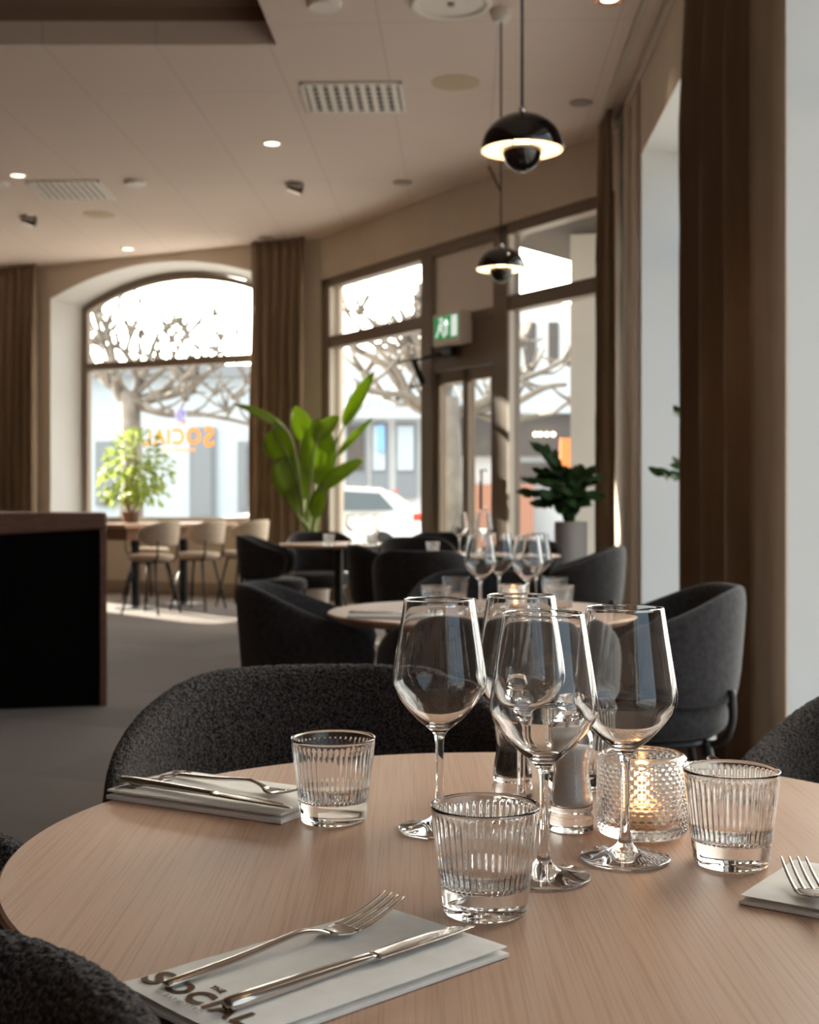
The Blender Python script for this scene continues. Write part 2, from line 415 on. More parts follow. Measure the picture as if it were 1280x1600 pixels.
# niches in the right wall (measured by distance along the wall from Y = BY)
def rs(Y): return (Y-BY)/rdir.y
def niche(y0, y1): return dict(c=(rs(y0)+rs(y1))/2, hi=(rs(y1)-rs(y0))/2, ho=(rs(y1)-rs(y0))/2, sill=.12, spi=3.38, cri=3.38, spo=3.38, cro=3.38)
NI = [niche(-2.3, .6), niche(1.7, 5.2), niche(6.35, 8.73)]
wall('wall_right', RB, rdir, rnrm, -.3, rs(R1.y)+.0, 4.3, NI, .5, M['wall'], M['reveal'])
wall('wall_left', Vector((LX, BY)), Vector((0, 1)), Vector((-1, 0)), -.2, AEND.y-BY+.2, 4.6, [], .2, M['wallbrown'], M['reveal'])
wall('wall_rear', Vector((LX, BY)), Vector((1, 0)), Vector((0, -1)), -.2, RB.x-LX+.3, 4.6, [], .2, M['wallbrown'], M['reveal'])
# storefront wall above the glazing
b = MB(); FT = 3.50
def S(s, d, z): q = R1+sdir*s+snrm*d; return Vector((q.x, q.y, z))
def sbox(mb, s0, s1, d0, d1, z0, z1):
    mb.add([S(s, d, z) for s in (s0, s1) for d in (d0, d1) for z in (z0, z1)], [(0,1,3,2),(4,6,7,5),(0,4,5,1),(2,3,7,6),(0,2,6,4),(1,5,7,3)])
def su(x):
    """distance along the storefront of image column x"""
    t = (x-640)/F; return (R1.x-t*R1.y)/(t*sdir.y-sdir.x)
sbox(b, 0, SLEN, 0, .3, FT, 4.3)
sbox(b, su(494), SLEN, 0, .3, 0, FT)
struct(b.build('wall_corner', M['wall']))
# baseboards
b = MB()
def abox(mb, s0, s1, d0, d1, z0, z1):
    def L(s, d, z): q = C+adir*s+anrm*d; return (q.x, q.y, z)
    mb.add([L(s, d, z) for s in (s0, s1) for d in (d0, d1) for z in (z0, z1)], [(0,1,3,2),(4,6,7,5),(0,4,5,1),(2,3,7,6),(0,2,6,4),(1,5,7,3)])
abox(b, .02, 9.9, -.02, 0, 0, .14); struct(b.build('baseboard_far', M['base']))
def rbox(mb, y0, y1, d0, d1, z0, z1):
    def L(y, d, z): q = RB+rdir*rs(y)+rnrm*d; return (q.x, q.y, z)
    mb.add([L(s, d, z) for s in (y0, y1) for d in (d0, d1) for z in (z0, z1)], [(0,1,3,2),(4,6,7,5),(0,4,5,1),(2,3,7,6),(0,2,6,4),(1,5,7,3)])
b = MB(); rbox(b, BY+.05, R1.y-.05, -.02, 0, 0, .14); struct(b.build('baseboard_right', M['base']))
# curtain track and cornice on the right wall
b = MB(); rbox(b, BY+.05, 10.2, -.16, -.12, CEIL-.035, CEIL-.002); struct(b.build('trim_2', M['framelight']))
b = MB(); rbox(b, BY+.05, R1.y-.1, -.025, -.001, CEIL-.07, CEIL-.02); struct(b.build('trim_3', M['whiteplastic']))
# pipes on the strip of wall beside the entrance corner
b = MB(); q = RB+rdir*rs(9.28)-rnrm*.03; b.tube([(q.x, q.y, .0), (q.x, q.y, CEIL-.1)], .022, 12); tag(b.build('heating_pipe', M['whiteplastic'], smooth=True), 'white vertical pipe on the wall strip right of the entrance curtain', 'pipe')
b = MB(); rbox(b, 8.80, 8.98, -.012, 0, .14, CEIL-.08); struct(b.build('trim_4', M['base']))

# ------------------------------------------------------------------ arched windows
def arched_window(name, op, letter):
    root = struct(empty(name, (0, 0, 0)))
    def L(s, d, z): q = C+adir*s+anrm*d; return Vector((q.x, q.y, z))
    c, h = op['c'], op['ho']-.005; z0 = op['sill']+.002; sp, cr = op['spo']-.005, op['cro']-.005
    fr = MB(); N = 24
    def loop(hh, zz, off):
        r = [(c-hh, zz)]
        for k in range(N+1):
            x = -hh+2*hh*k/N; r.append((c+x, sp+(cr-sp)*(1-(x/h)**2)-off))
        r.append((c+hh, zz)); return r
    A = loop(h, z0, 0); B = loop(h-.075, z0+.08, .075); n = len(A)
    vs = [L(s, d, z) for d in (.36, .44) for (s, z) in A]+[L(s, d, z) for d in (.36, .44) for (s, z) in B]
    fs = []
    for i in range(n):
        j = (i+1) % n
        fs += [(i, j, 2*n+j, 2*n+i), (n+i, 3*n+i, 3*n+j, n+j), (2*n+i, 2*n+j, 3*n+j, 3*n+i), (i, n+i, n+j, j)]
    fr.add(vs, fs); fr.build('frame', M['frame'], root)
    tr = MB(); zt = 2.737
    tr.add([L(s, d, z) for s in (c-h+.07, c+h-.07) for d in (.355, .445) for z in (zt-.045, zt+.045)], [(0,1,3,2),(4,6,7,5),(0,4,5,1),(2,3,7,6),(0,2,6,4),(1,5,7,3)])
    tr.build('transom', M['frame'], root)
    g = MB(); BB = loop(h-.07, z0+.075, .07)
    g.add([L(s, .40, z) for s, z in BB], [tuple(range(len(BB)))])
    pane = g.build('pane', M['pane'], root)
    return root, L
win1, AL = arched_window('window_1', A1, True)
arched_window('window_2', A2, False)
sl = MB(); 
for op in (A1,): 
    abox(sl, op['c']-op['hi']+.01, op['c']+op['hi']-.01, -.03, .38, op['sill']-.03, op['sill']+.004)
sl.build('window_sill', M['reveal'], win1)

def text_mesh(body, size, bold=0.0, ext=0.0004, spacing=1.0):
    cu = bpy.data.curves.new('t', 'FONT'); cu.body = body; cu.size = size; cu.extrude = ext; cu.offset = bold; cu.space_character = spacing
    cu.align_x = 'CENTER'; cu.resolution_u = 4
    o = bpy.data.objects.new('t', cu); COL.objects.link(o)
    bpy.context.view_layer.update()
    me = bpy.data.meshes.new_from_object(o.evaluated_get(bpy.context.evaluated_depsgraph_get()))
    bpy.data.objects.remove(o); return me
def put_text(name, body, size, matx, mt, parent, bold=0.0, ext=.0004, spacing=1.0, fit=None):
    me = text_mesh(body, size, bold, ext, spacing)
    if fit:
        xs = [v.co.x for v in me.vertices]; k = fit/(max(xs)-min(xs)); me.transform(Matrix.Translation((-(max(xs)+min(xs))/2*k, 0, 0)) @ Matrix.Diagonal((k, 1, 1, 1)))
    me.transform(matx); me.materials.clear(); me.materials.append(mt)
    o = bpy.data.objects.new(name, me); COL.objects.link(o)
    if parent: o.parent = parent; o.matrix_parent_inverse = Matrix.Translation(parent.location).inverted() if False else Matrix()
    return o
def frame_mat(o, x, y, z): return Matrix(((x[0], y[0], z[0], o[0]), (x[1], y[1], z[1], o[1]), (x[2], y[2], z[2], o[2]), (0, 0, 0, 1)))
# gold lettering on the arched window, made to be read from the street
def as_(x):
    t = (x-640)/F; c2 = C+anrm*.40; return (t*c2.y-c2.x)/(adir.x-t*adir.y)
def az(x, y): return EYE+(HZ-y)*AL(as_(x), .40, 0).y/F
X3 = Vector((adir.x, adir.y, 0)); Z3 = Vector((0, 0, 1)); N3 = Vector((anrm.x, anrm.y, 0))
sign = empty('window_lettering', tuple(AL(as_(280), .409, az(280, 690))))
tag(sign, 'gold restaurant lettering on the arched window, reading backwards from inside', 'lettering')
def wl(name, body, px, py, h, mt, bold=0, sp=1.0):
    o = AL(as_(px), .409, az(px, py))-sign.location
    # reading direction for someone outside: towards the left of the room
    return put_text(name, body, h/.7, frame_mat(o, X3, Z3, N3), mt, sign, bold, .0008, sp)
wl('big_word', 'S', 326, 697, .235, M['gold'], .006)
wl('big_word', 'OCIAL', 268, 694, .185, M['gold'], .006, 1.12)
for wd_, xx in (('BAR', 296), ('&', 284.5), ('BISTRO', 266)): wl('small_word', wd_, xx, 706, .05, M['gold'], .001, 1.2)
for k, ch_ in enumerate('THE'): wl('small_letter', ch_, 290-6*k, 665, .045, M['gold'], .001)
ring = MB(); lo = AL(as_(282), .409, az(282, 648))-sign.location
pts = [lo+X3*.07*math.cos(a)+Z3*.07*math.sin(a) for a in [2*PI*k/24 for k in range(25)]]
ring.tube(pts, .012, 6); ring.tube([lo+Z3*.04, lo-Z3*.04], .012, 6)
ring.build('emblem', M['lilac'], sign)

# ------------------------------------------------------------------ niche windows on the right
for i, op in enumerate(NI):
    root = struct(empty('window_%d' % (i+3)))
    def L(s, d, z): q = RB+rdir*s+rnrm*d; return (q.x, q.y, z)
    fr = MB(); c, h = op['c'], op['ho']
    def fb(s0, s1, z0, z1):
        fr.add([L(s, d, z) for s in (s0, s1) for d in (.42, .49) for z in (z0, z1)], [(0,1,3,2),(4,6,7,5),(0,4,5,1),(2,3,7,6),(0,2,6,4),(1,5,7,3)])
    fb(c-h, c-h+.07, op['sill'], op['spi']); fb(c+h-.07, c+h, op['sill'], op['spi'])
    fb(c-h, c+h, op['sill'], op['sill']+.08); fb(c-h, c+h, op['spi']-.08, op['spi']); fb(c-h, c+h, 2.55, 2.63)
    fr.build('frame', M['frame'], root)
    g = MB(); g.add([L(c-h+.03, .455, op['sill']+.03), L(c+h-.03, .455, op['sill']+.03), L(c+h-.03, .455, op['spi']-.03), L(c-h+.03, .455, op['spi']-.03)], [(0,1,2,3)])
    g.build('pane', M['pane'], root)

# ------------------------------------------------------------------ storefront glazing and door
J0, J1 = su(511), su(494)
m1a, m1b = su(672), su(655)
m2a, m2b = su(790), su(768)
fr = MB(); D0, D1 = .02, .16
sbox(fr, J0, J1, D0, D1, 0, FT)                       # left jamb
sbox(fr, m1a, m1b, D0, D1, 0, FT); sbox(fr, m2a, m2b, D0, D1, 0, FT)
sbox(fr, .02, .12, D0, D1, 0, FT)
sbox(fr, .02, J1, D0, D1, FT-.10, FT)
sbox(fr, m1b, J0, D0+.01, D1, 2.735, 2.865); sbox(fr, .10, m2a, D0+.01, D1, 2.735, 2.865)
sbox(fr, m2b, m1a, D0+.01, D1, 2.72, 2.80)
sbox(fr, m2b, m1a, D0+.01, D1, 2.31, 2.39)            # door head
sbox(fr, m1b, J0, D0+.01, D1, .0, .25); sbox(fr, .10, m2a, D0+.01, D1, 0, .25)
win = struct(empty('window_6'))
fr.build('frame', M['frame'], win)
ed = MB()                                             # pale glazing beads
for a, e, z0, z1 in ((m1b, J0, .25, 2.735), (m1b, J0, 2.865, FT-.1), (.12, m2a, .25, 2.735), (.12, m2a, 2.865, FT-.1)):
    sbox(ed, e-.035, e, D0-.004, D0+.05, z0, z1)
ed.build('glazing_bead', M['framelight'], win)
g = MB()
for a, e, z0, z1 in ((m1b, J0, .25, 2.735), (m1b, J0, 2.865, FT-.1), (.12, m2a, .25, 2.735), (.12, m2a, 2.865, FT-.1)):
    g.add([S(a, .09, z0), S(e, .09, z0), S(e, .09, z1), S(a, .09, z1)], [(0,1,2,3)])
g.build('pane', M['pane'], win)
pn = MB(); sbox(pn, m2b+.02, m1a-.02, .06, .12, 2.80, FT-.1); pn.build('transom_panel', M['whiteplastic'], win)
pn = MB(); sbox(pn, m2b, m1a, .05, .12, 2.39, 2.72); pn.build('header_panel', M['frame'], win)
# door leaf
door = struct(empty('door_1'))
lf = MB(); da, db = m2b+.015, m1a-.015
dm0, dm1 = su(727), su(716)
sbox(lf, db-.10, db, .05, .11, .02, 2.30); sbox(lf, da, da+.06, .05, .11, .02, 2.30); sbox(lf, dm0, dm1, .05, .11, .02, 2.30)
sbox(lf, da, db, .05, .11, .02, .28); sbox(lf, da, db, .05, .11, 2.18, 2.30)
lf.build('leaf', M['frame'], door)
ed = MB(); sbox(ed, db-.10, db-.065, .044, .06, .3, 2.16); sbox(ed, dm0, dm0+.035, .044, .06, .3, 2.16); ed.build('edge_strip', M['framelight'], door)
g = MB()
for a, e in ((da+.06, dm0), (dm1, db-.1)): g.add([S(a, .08, .28), S(e, .08, .28), S(e, .08, 2.18), S(a, .08, 2.18)], [(0,1,2,3)])
g.build('pane', M['pane'], door)
hd = MB(); hs = da+.12; hd.tube([S(hs, .04, 1.0), S(hs, -.02, 1.0), S(hs, -.02, 1.35), S(hs, .04, 1.35)], .014, 8); hd.build('door_handle', M['darkmetal'], door, smooth=True)
# door closer
cl = empty('door_closer', tuple(S((m1a+m2b)/2+.2, -.02, 2.36)))
tag(cl, 'dark door closer arm under the green exit sign', 'door closer')
bb = MB(); o = cl.location
bb.add([S(s, d, z)-o for s in (su(712), su(690)) for d in (-.05, .015) for z in (2.42, 2.50)], [(0,1,3,2),(4,6,7,5),(0,4,5,1),(2,3,7,6),(0,2,6,4),(1,5,7,3)])
bb.build('closer_body', M['darkmetal'], cl)
bb = MB(); bb.tube([S(su(700), -.03, 2.46)-o, S(su(672), -.10, 2.42)-o, S(su(648), -.16, 2.42)-o], .016, 8); bb.tube([S(su(663), -.12, 2.42)-o, S(su(663), -.02, 2.2)-o], .03, 8); bb.build('arm', M['darkmetal'], cl, smooth=True)
# exit sign (box projecting from the header)
sc_ = (su(711)); es = empty('exit_sign', tuple(S(sc_, -.08, 2.50)))
tag(es, 'green and white illuminated exit sign above the entrance door', 'exit sign')
o = es.location; zc = EYE+(HZ-513)*(S(sc_, -.1, 0).y)/F
e0, e1 = su(732), su(689)
bb = MB(); bb.add([S(s, d, z)-o for s in (e0, e1) for d in (-.09, .045) for z in (zc-.15, zc+.15)], [(0,1,3,2),(4,6,7,5),(0,4,5,1),(2,3,7,6),(0,2,6,4),(1,5,7,3)])
bb.build('housing', M['whiteplastic'], es, bevel=.008)
bb = MB(); bb.add([S(s, -.093, z)-o for s in (e0+.03, e1-.03) for z in (zc-.09, zc+.12)], [(0,1,3,2)]); bb.build('green_panel', M['exitgreen'], es)
bb = MB()
def er(s0, s1, z0, z1): bb.add([S(s, -.097, z)-o for s in (s0, s1) for z in (z0, z1)], [(0,1,3,2)])
wd = e1-e0
er(e0+.04, e0+.04+wd*.22, zc-.08, zc+.11)                               # doorway
er(e0+wd*.44, e0+wd*.54, zc-.06, zc+.07)                                # arrow shaft
bb.add([S(e0+wd*.38, -.097, zc+.03)-o, S(e0+wd*.60, -.097, zc+.03)-o, S(e0+wd*.49, -.097, zc+.10)-o], [(0,1,2)])
a0 = e1-.05                                                             # running figure
bb.add([S(a0-.10+.035*math.cos(q), -.097, zc+.09+.02*math.sin(q))-o for q in [2*PI*k/10 for k in range(10)]], [tuple(range(10))])
bb.add([S(a0-.13, -.097, zc+.065)-o, S(a0-.06, -.097, zc+.055)-o, S(a0-.05, -.097, zc-.01)-o, S(a0-.12, -.097, zc-.0)-o], [(0,1,2,3)])
bb.add([S(a0-.12, -.097, zc)-o, S(a0-.09, -.097, zc)-o, S(a0-.14, -.097, zc-.08)-o, S(a0-.17, -.097, zc-.08)-o], [(0,1,2,3)])
bb.add([S(a0-.08, -.097, zc)-o, S(a0-.05, -.097, zc)-o, S(a0-.0, -.097, zc-.07)-o, S(a0-.03, -.097, zc-.07)-o], [(0,1,2,3)])
bb.build('pictogram', M['exitwhite'], es)

# ------------------------------------------------------------------ curtains
def curtain(name, pts, label, folds, amp, z1=CEIL-.01, z0=.02, seed=1):
    rnd = random.Random(seed); n = folds*14
    P_ = [Vector(p) for p in pts]; lens = [0]
    for a, c in zip(P_, P_[1:]): lens.append(lens[-1]+(c-a).length)
    def at(s):
        s *= lens[-1]
        for i in range(len(P_)-1):
            if s <= lens[i+1]+1e-9:
                t = (s-lens[i])/(lens[i+1]-lens[i]); d = (P_[i+1]-P_[i]).normalized(); return P_[i].lerp(P_[i+1], t), d
        return P_[-1], (P_[-1]-P_[-2]).normalized()
    ph = [rnd.uniform(.75, 1.25) for _ in range(folds+2)]; mp = MB(); rows = 26
    vs = []
    for r in range(rows+1):
        z = z1+(z0-z1)*r/rows; k = min(1, .45+(z1-z)/1.2*.55)
        for i in range(n+1):
            s = i/n; q, d = at(s); nv = Vector((-d.y, d.x)); a = s*folds
            f = int(a); A = amp*ph[f]*(1-a+f)+amp*ph[f+1]*(a-f)
            wv = math.sin(2*PI*a+.5*min(1, s*4)*math.sin(z*1.3+a))
            q = q+nv*A*k*wv+d*.25*A*math.sin(4*PI*a)
            vs.append((q.x, q.y, z))
    fs = [(r*(n+1)+i, r*(n+1)+i+1, (r+1)*(n+1)+i+1, (r+1)*(n+1)+i) for r in range(rows) for i in range(n)]
    mp.add(vs, fs)
    root = empty(name, (*P_[0], 0)); tag(root, label, 'curtain', 'brown floor-length curtains')
    o = mp.build('fabric', M['curtain'], root, smooth=True); o.matrix_parent_inverse = Matrix.Translation(root.location).inverted()
    sl = o.modifiers.new('thick', 'SOLIDIFY'); sl.thickness = .006
    return root
def aw(s, d): return C+adir*s+anrm*d
curtain('curtain', [aw(3.86, -.16), aw(4.62, -.16)], 'brown curtain at the far left between the two arched windows', 6, .072, seed=3)
curtain('curtain', [aw(.10, -.16), aw(.80, -.16)], 'brown curtain between the arched window and the entrance, behind the banana plant', 6, .072, seed=4)
curtain('curtain', [(XR(9.55)-.12, 9.55), (XR(10.05)-.13, 10.05)], 'narrow brown curtain right of the entrance glazing, beside the white pipe', 4, .045, seed=5)
curtain('curtain', [(XR(4.44)-.10, 4.44), (XR(5.4)-.12, 5.4), (XR(6.15)-.13, 6.15)], 'large dark brown curtain in the right foreground between two window niches', 4, .095, seed=9)

# ------------------------------------------------------------------ counter on the left
ct = empty('reception_counter', (-1.62, 6.65, 0), rz=0)
tag(ct, 'black fronted service counter with a reddish wood top at the left', 'counter')
q0 = P(167, 1103, 0); cd = Vector((-.97, -.24, 0)); cb = Vector((-.24, .97, 0))
ct.location = q0
def cbx(mb, a0, a1, b0, b1, z0, z1, z1b=None, z0b=None):
    vs = []
    for a in (a0, a1):
        for bb_ in (b0, b1):
            for z in ((z0 if a == a0 or z0b is None else z0b), z1):
                vs.append(cd*a+cb*bb_+Vector((0, 0, z)))
    mb.add(vs, [(0,1,3,2),(4,6,7,5),(0,4,5,1),(2,3,7,6),(0,2,6,4),(1,5,7,3)])
ctop = 1.06-16*q0.y/F-.0
b = MB(); cbx(b, -.0, 2.2, 0, .62, ctop-.085, ctop, z0b=ctop-.20); b.build('counter_top', M['oakdark'], ct, bevel=.012, seg=3)
b = MB(); cbx(b, .035, 2.2, .02, .58, 0, ctop-.085); b.build('front_panel', M['black'], ct)
b = MB(); cbx(b, 0, .033, 0, .6, 0, ctop-.086); b.build('end_panel', M['oakdark'], ct)

# ------------------------------------------------------------------ pendant lamps
def make_pendant():
    root = empty('pendant_lamp'); R = .145
    tag(root, '', 'lamp', 'black domed pendant lamps')
    prof = [(.012, .9*R)]
    for k in range(1, 15):
        a = PI/2*(1-k/14); prof.append((R*math.cos(a), .9*R*math.sin(a)))
    outer = prof; inn = [(r-.004 if r > .02 else r*.6, z-.004 if z > .004 else z) for r, z in prof[::-1]]
    b = MB(); b.lathe([(0, .9*R)]+outer+[(R-.003, -.001)], 56); root_d = b.build('dome', M['lacquer'], root, smooth=True)
    b = MB(); b.lathe([(R-.003, -.001)]+inn[1:]+[(0, .9*R-.006)], 56); b.build('inner_shade', M['lampin'], root, smooth=True)
    r2 = R*.49; b = MB(); pr = [(0, -.52*R)]
    for k in range(1, 13):
        a = PI/2*(1-k/12); pr.append((r2*math.cos(a), .004-.555*R*math.sin(a)))
    pr += [(r2-.003, .006)]+[(max(r-.004, 0), z+.004) for r, z in pr[::-1][1:]]
    b.lathe(pr, 48); b.build('lower_bowl', M['lacquer'], root, smooth=True)
    for k in range(3):
        a = 2*PI*k/3; b = MB(); b.tube([(r2*.9*math.cos(a), r2*.9*math.sin(a), 0), (R*.82*math.cos(a), R*.82*math.sin(a), .055)], .003, 6); b.build('strut', M['chrome'], root)
    b = MB(); b.lathe([(0, .035+.028)]+[(.028*math.sin(PI*k/8), .035+.028*math.cos(PI*k/8)) for k in range(1, 8)]+[(0, .035-.028)], 16); b.build('bulb', M['bulb'], root, smooth=True)
    b = MB(); b.lathe([(0, .9*R-.002), (.012, .9*R-.002), (.011, .9*R+.018), (.004, .9*R+.026), (0, .9*R+.026)], 16); b.build('cord_grip', M['chrome'], root, smooth=True)
    return root
pend = Kind(make_pendant())
def hang(x, Y, z, label, knot=False):
    o = pend.put((x, Y, z), 0, label)
    b = MB(); top = CEIL-z; pts = [(0, 0, .150)]
    if knot:
        zk = .46
        pts += [(0, 0, zk-.06), (0, 0, zk)]
        for k in range(0, 13):
            a = -PI/2+2*PI*k/12; pts.append((-.035+.035*math.cos(a+PI/2), .006*k/12, zk+.07+.075*math.sin(a)))
        pts += [(0, 0, zk+.2)]
    pts += [(0, 0, top-.02)]
    b.tube(pts, .0055, 6); b.build('cord', M['cord'], o, smooth=True)
    b = MB(); b.lathe([(0, top-.075), (.04, top-.075), (.06, top-.05), (.062, top-.002), (0, top-.002)], 24); b.build('ceiling_rose', M['whiteplastic'], o, smooth=True, angle=.6)
    ld = bpy.data.lights.new('lamp_light', 'POINT'); ld.energy = 4; ld.color = (1, .72, .45); ld.shadow_soft_size = .03
    lo_ = bpy.data.objects.new('lamp_light', ld); COL.objects.link(lo_); lo_.parent = o; lo_.location = (0, 0, .085)
    return o
l1 = Dp(816, 235, 4.6); l2 = Dp(783, 421, 7.72)
hang(l1.x, l1.y, l1.z, 'larger looking black pendant lamp nearest the camera, over the second table')
hang(l2.x, l2.y, l2.z, 'farther black pendant lamp with a knotted cord, in front of the entrance', True)
hang(.26, 1.45, 2.25, 'black pendant lamp above the front table, seen only as reflections in the glasses')

# ------------------------------------------------------------------ ceiling fittings
def cp(x, y):
    return P(x, y, CEIL)
def disc(name, x, y, r, h, m, label, cat, prof=None):
    p = cp(x, y); b = MB(); b.lathe(prof or [(0, 0), (r, 0), (r, -h*.5), (r*.9, -h), (0, -h)], 32)
    o = b.build(name, m, smooth=True, angle=.5); o.location = (p.x, p.y, CEIL-.001); tag(o, label, cat); return o
disc('smoke_detector', 507, 4, .10, .03, M['whiteplastic'], 'small white round detector on the ceiling near the top edge', 'detector')
disc('smoke_detector', 211, 283, .095, .035, M['whiteplastic'], 'white round detector on the ceiling right of the left air vent', 'detector')
disc('smoke_detector', -2, 285, .09, .035, M['whiteplastic'], 'white round detector at the left edge of the ceiling', 'detector')
disc('ceiling_cover', 712, 129, .168, .006, M['beigeplastic'], 'large flat beige disc on the ceiling right of the big vent', 'ceiling cover')
disc('ceiling_cover', 155, 335, .16, .006, M['beigeplastic'], 'flat beige disc on the ceiling below the left vent', 'ceiling cover')
disc('ceiling_cover', 629, 285, .088, .01, M['greyplastic'], 'small grey disc on the ceiling left of the knotted cord', 'ceiling cover')
disc('ceiling_cover', 908, 160, .085, .01, M['greyplastic'], 'small grey disc on the ceiling beside the narrow curtain', 'ceiling cover')
disc('ceiling_cover', 416, 371, .085, .01, M['greyplastic'], 'small grey disc on the ceiling above the middle curtain', 'ceiling cover')
# ring speaker
p = cp(705, 4); sp_ = empty('ceiling_speaker', (p.x, p.y, CEIL-.001)); tag(sp_, 'large white ringed ceiling speaker at the top edge beside the cord', 'speaker')
b = MB(); b.lathe([(.19, 0), (.24, 0), (.24, -.012), (.225, -.02), (.20, -.016), (.19, 0)], 48); b.build('rim', M['whiteplastic'], sp_, smooth=True)
b = MB(); b.lathe([(0, -.004), (.195, -.004), (.195, 0), (0, 0)], 40); b.build('grille', M['whiteplastic'], sp_)
b = MB(); b.lathe([(0, -.02), (.02, -.018), (.022, -.004), (0, -.004)], 16); b.build('centre_button', M['greyplastic'], sp_)
def downlight(x, y, r, label, rim, lit=True, e=14, k=.78):
    p = cp(x, y); o = empty('downlight', (p.x, p.y, CEIL-.001)); tag(o, label, 'downlight', 'recessed downlights')
    b = MB(); b.lathe([(r*k, -.002), (r, -.002), (r, -.008), (r*(k+.06), -.014), (r*k, -.002)], 28); b.build('rim', rim, o, smooth=True)
    b = MB(); b.lathe([(0, -.003), (r*k+.001, -.003), (r*k+.001, 0), (0, 0)], 24); b.build('lens', M['spot'] if lit else M['whiteplastic'], o)
    if lit:
        ld = bpy.data.lights.new('downlight_beam', 'SPOT'); ld.energy = e; ld.color = (1, .8, .55); ld.spot_size = 1.5; ld.spot_blend = .8; ld.shadow_soft_size = .05
        lo_ = bpy.data.objects.new('downlight_beam', ld); COL.objects.link(lo_); lo_.parent = o; lo_.location = (0, 0, -.03)
downlight(425, 223, .08, 'lit downlight in the middle of the ceiling left of the large vent', M['whiteplastic'])
downlight(28, 273, .08, 'lit downlight at the left beside the smaller vent', M['whiteplastic'])
downlight(200, 388, .085, 'lit downlight on the ceiling above the arched window', M['whiteplastic'])
downlight(952, -2, .095, 'copper rimmed downlight cut by the top edge at the right', M['copper'], k=.52)
def spotlight(x, y, label):
    p = cp(x, y); o = empty('spotlight', (p.x, p.y, CEIL-.001)); tag(o, label, 'spotlight', 'chrome ceiling spotlights')
    b = MB(); b.lathe([(0, 0), (.09, 0), (.088, -.012), (0, -.012)], 24); b.build('base', M['chrome'], o, smooth=True, angle=.5)
    b = MB(); b.tube([(-.06, 0, -.02), (.07, .0, -.05)], [.045, .06], 16); b.build('head', M['chrome'], o, smooth=True, angle=.8)
    b = MB(); b.tube([(.07, 0, -.05), (.075, 0, -.051)], .052, 16); b.build('lens', M['dark'], o)
spotlight(460, 286, 'chrome adjustable spotlight on the ceiling left of the grey disc')
spotlight(44, 338, 'chrome adjustable spotlight at the left below the smaller vent')
def vent(cs, label, nb, ncell):
    c = sum((Vector(q) for q in cs), Vector((0, 0, 0)))/4
    o = empty('air_vent', c); tag(o, label, 'vent', 'white slatted ceiling vents')
    A, Bq, Cq, Dq = [Vector(q)-c for q in cs]
    def q(u, v, z): r = (A*(1-u)+Bq*u)*(1-v)+(Dq*(1-u)+Cq*u)*v; return (r.x, r.y, z)
    def slab(mb, u0, u1, v0, v1, z0, z1):
        mb.add([q(u, v, z) for u in (u0, u1) for v in (v0, v1) for z in (z0, z1)], [(0,1,3,2),(4,6,7,5),(0,4,5,1),(2,3,7,6),(0,2,6,4),(1,5,7,3)])
    b = MB(); slab(b, 0, 1, 0, 1, -.006, -.001); b.build('backing', M['dark'], o)
    b = MB(); slab(b, 0, 1, 0, .05, -.014, -.001); slab(b, 0, 1, .95, 1, -.014, -.001); slab(b, 0, .035, 0, 1, -.014, -.001); slab(b, .965, 1, 0, 1, -.014, -.001); b.build('frame', M['whiteplastic'], o)
    for k in range(nb):
        b = MB(); u = .035+.93*(k+.5)/nb; slab(b, u-.026, u+.026, .04, .96, -.012, -.006); b.build('slat', M['whiteplastic'], o)
    b = MB()
    for k in range(1, ncell): v = k/ncell; slab(b, .03, .97, v-.012, v+.012, -.011, -.006)
    b.build('cross_bar', M['whiteplastic'], o)
vent([cp(468, 128), cp(628, 127), cp(636, 174), cp(480, 174)], 'large white slatted air vent in the middle of the ceiling', 9, 7)
vent([cp(40, 282), cp(154, 281), cp(182, 311), cp(68, 311)], 'smaller looking white slatted air vent at the left of the ceiling', 10, 7)

# ------------------------------------------------------------------ tables
def make_table(name, R, zt):
    root = empty(name)
    b = MB(); b.lathe([(0, zt-.024), (R-.032, zt-.024), (R-.004, zt-.011), (R, zt-.007), (R-.0015, zt-.002), (R-.004, zt), (0, zt)], 128)
    b.build('tabletop', M['oak'], root, smooth=True, angle=.5)
    b = MB(); b.lathe([(0, 0), (.23, 0), (.23, .008), (.05, .022), (.035, .05), (0, .05)], 48); b.build('base', M['darkmetal'], root, smooth=True, angle=.5)
    b = MB(); b.lathe([(0, .04), (.035, .04), (.035, zt-.04), (0, zt-.04)], 24); b.build('column', M['darkmetal'], root, smooth=True, angle=.5)
    b = MB(); b.box((0, 0, zt-.032), (.5, .05, .015)); b.box((0, 0, zt-.032), (.05, .5, .015)); b.build('support_plate', M['darkmetal'], root)
    tag(root, '', 'table', 'round oak dining tables'); return root
TT = .74; TR = .462
tabs = Kind(make_table('dining_table', TR, TT))
T1 = Vector((.097, 1.222, 0)); T2 = Vector((.22, 3.87, 0)); T3 = Vector((.46, 8.0, 0)); T4 = Vector((-.55, 10.15, 0))
tabs.put(T1, 0, 'large round light oak table filling the foreground, set with glasses and napkins')
tabs.put(T2, math.radians(20), 'second round oak table, behind the front table between four charcoal chairs')
tabs.put(T3, math.radians(50), 'third round oak table, under the farther pendant lamp')
tabs.put(T4, math.radians(80), 'round oak table farthest back, in front of the banana plant')

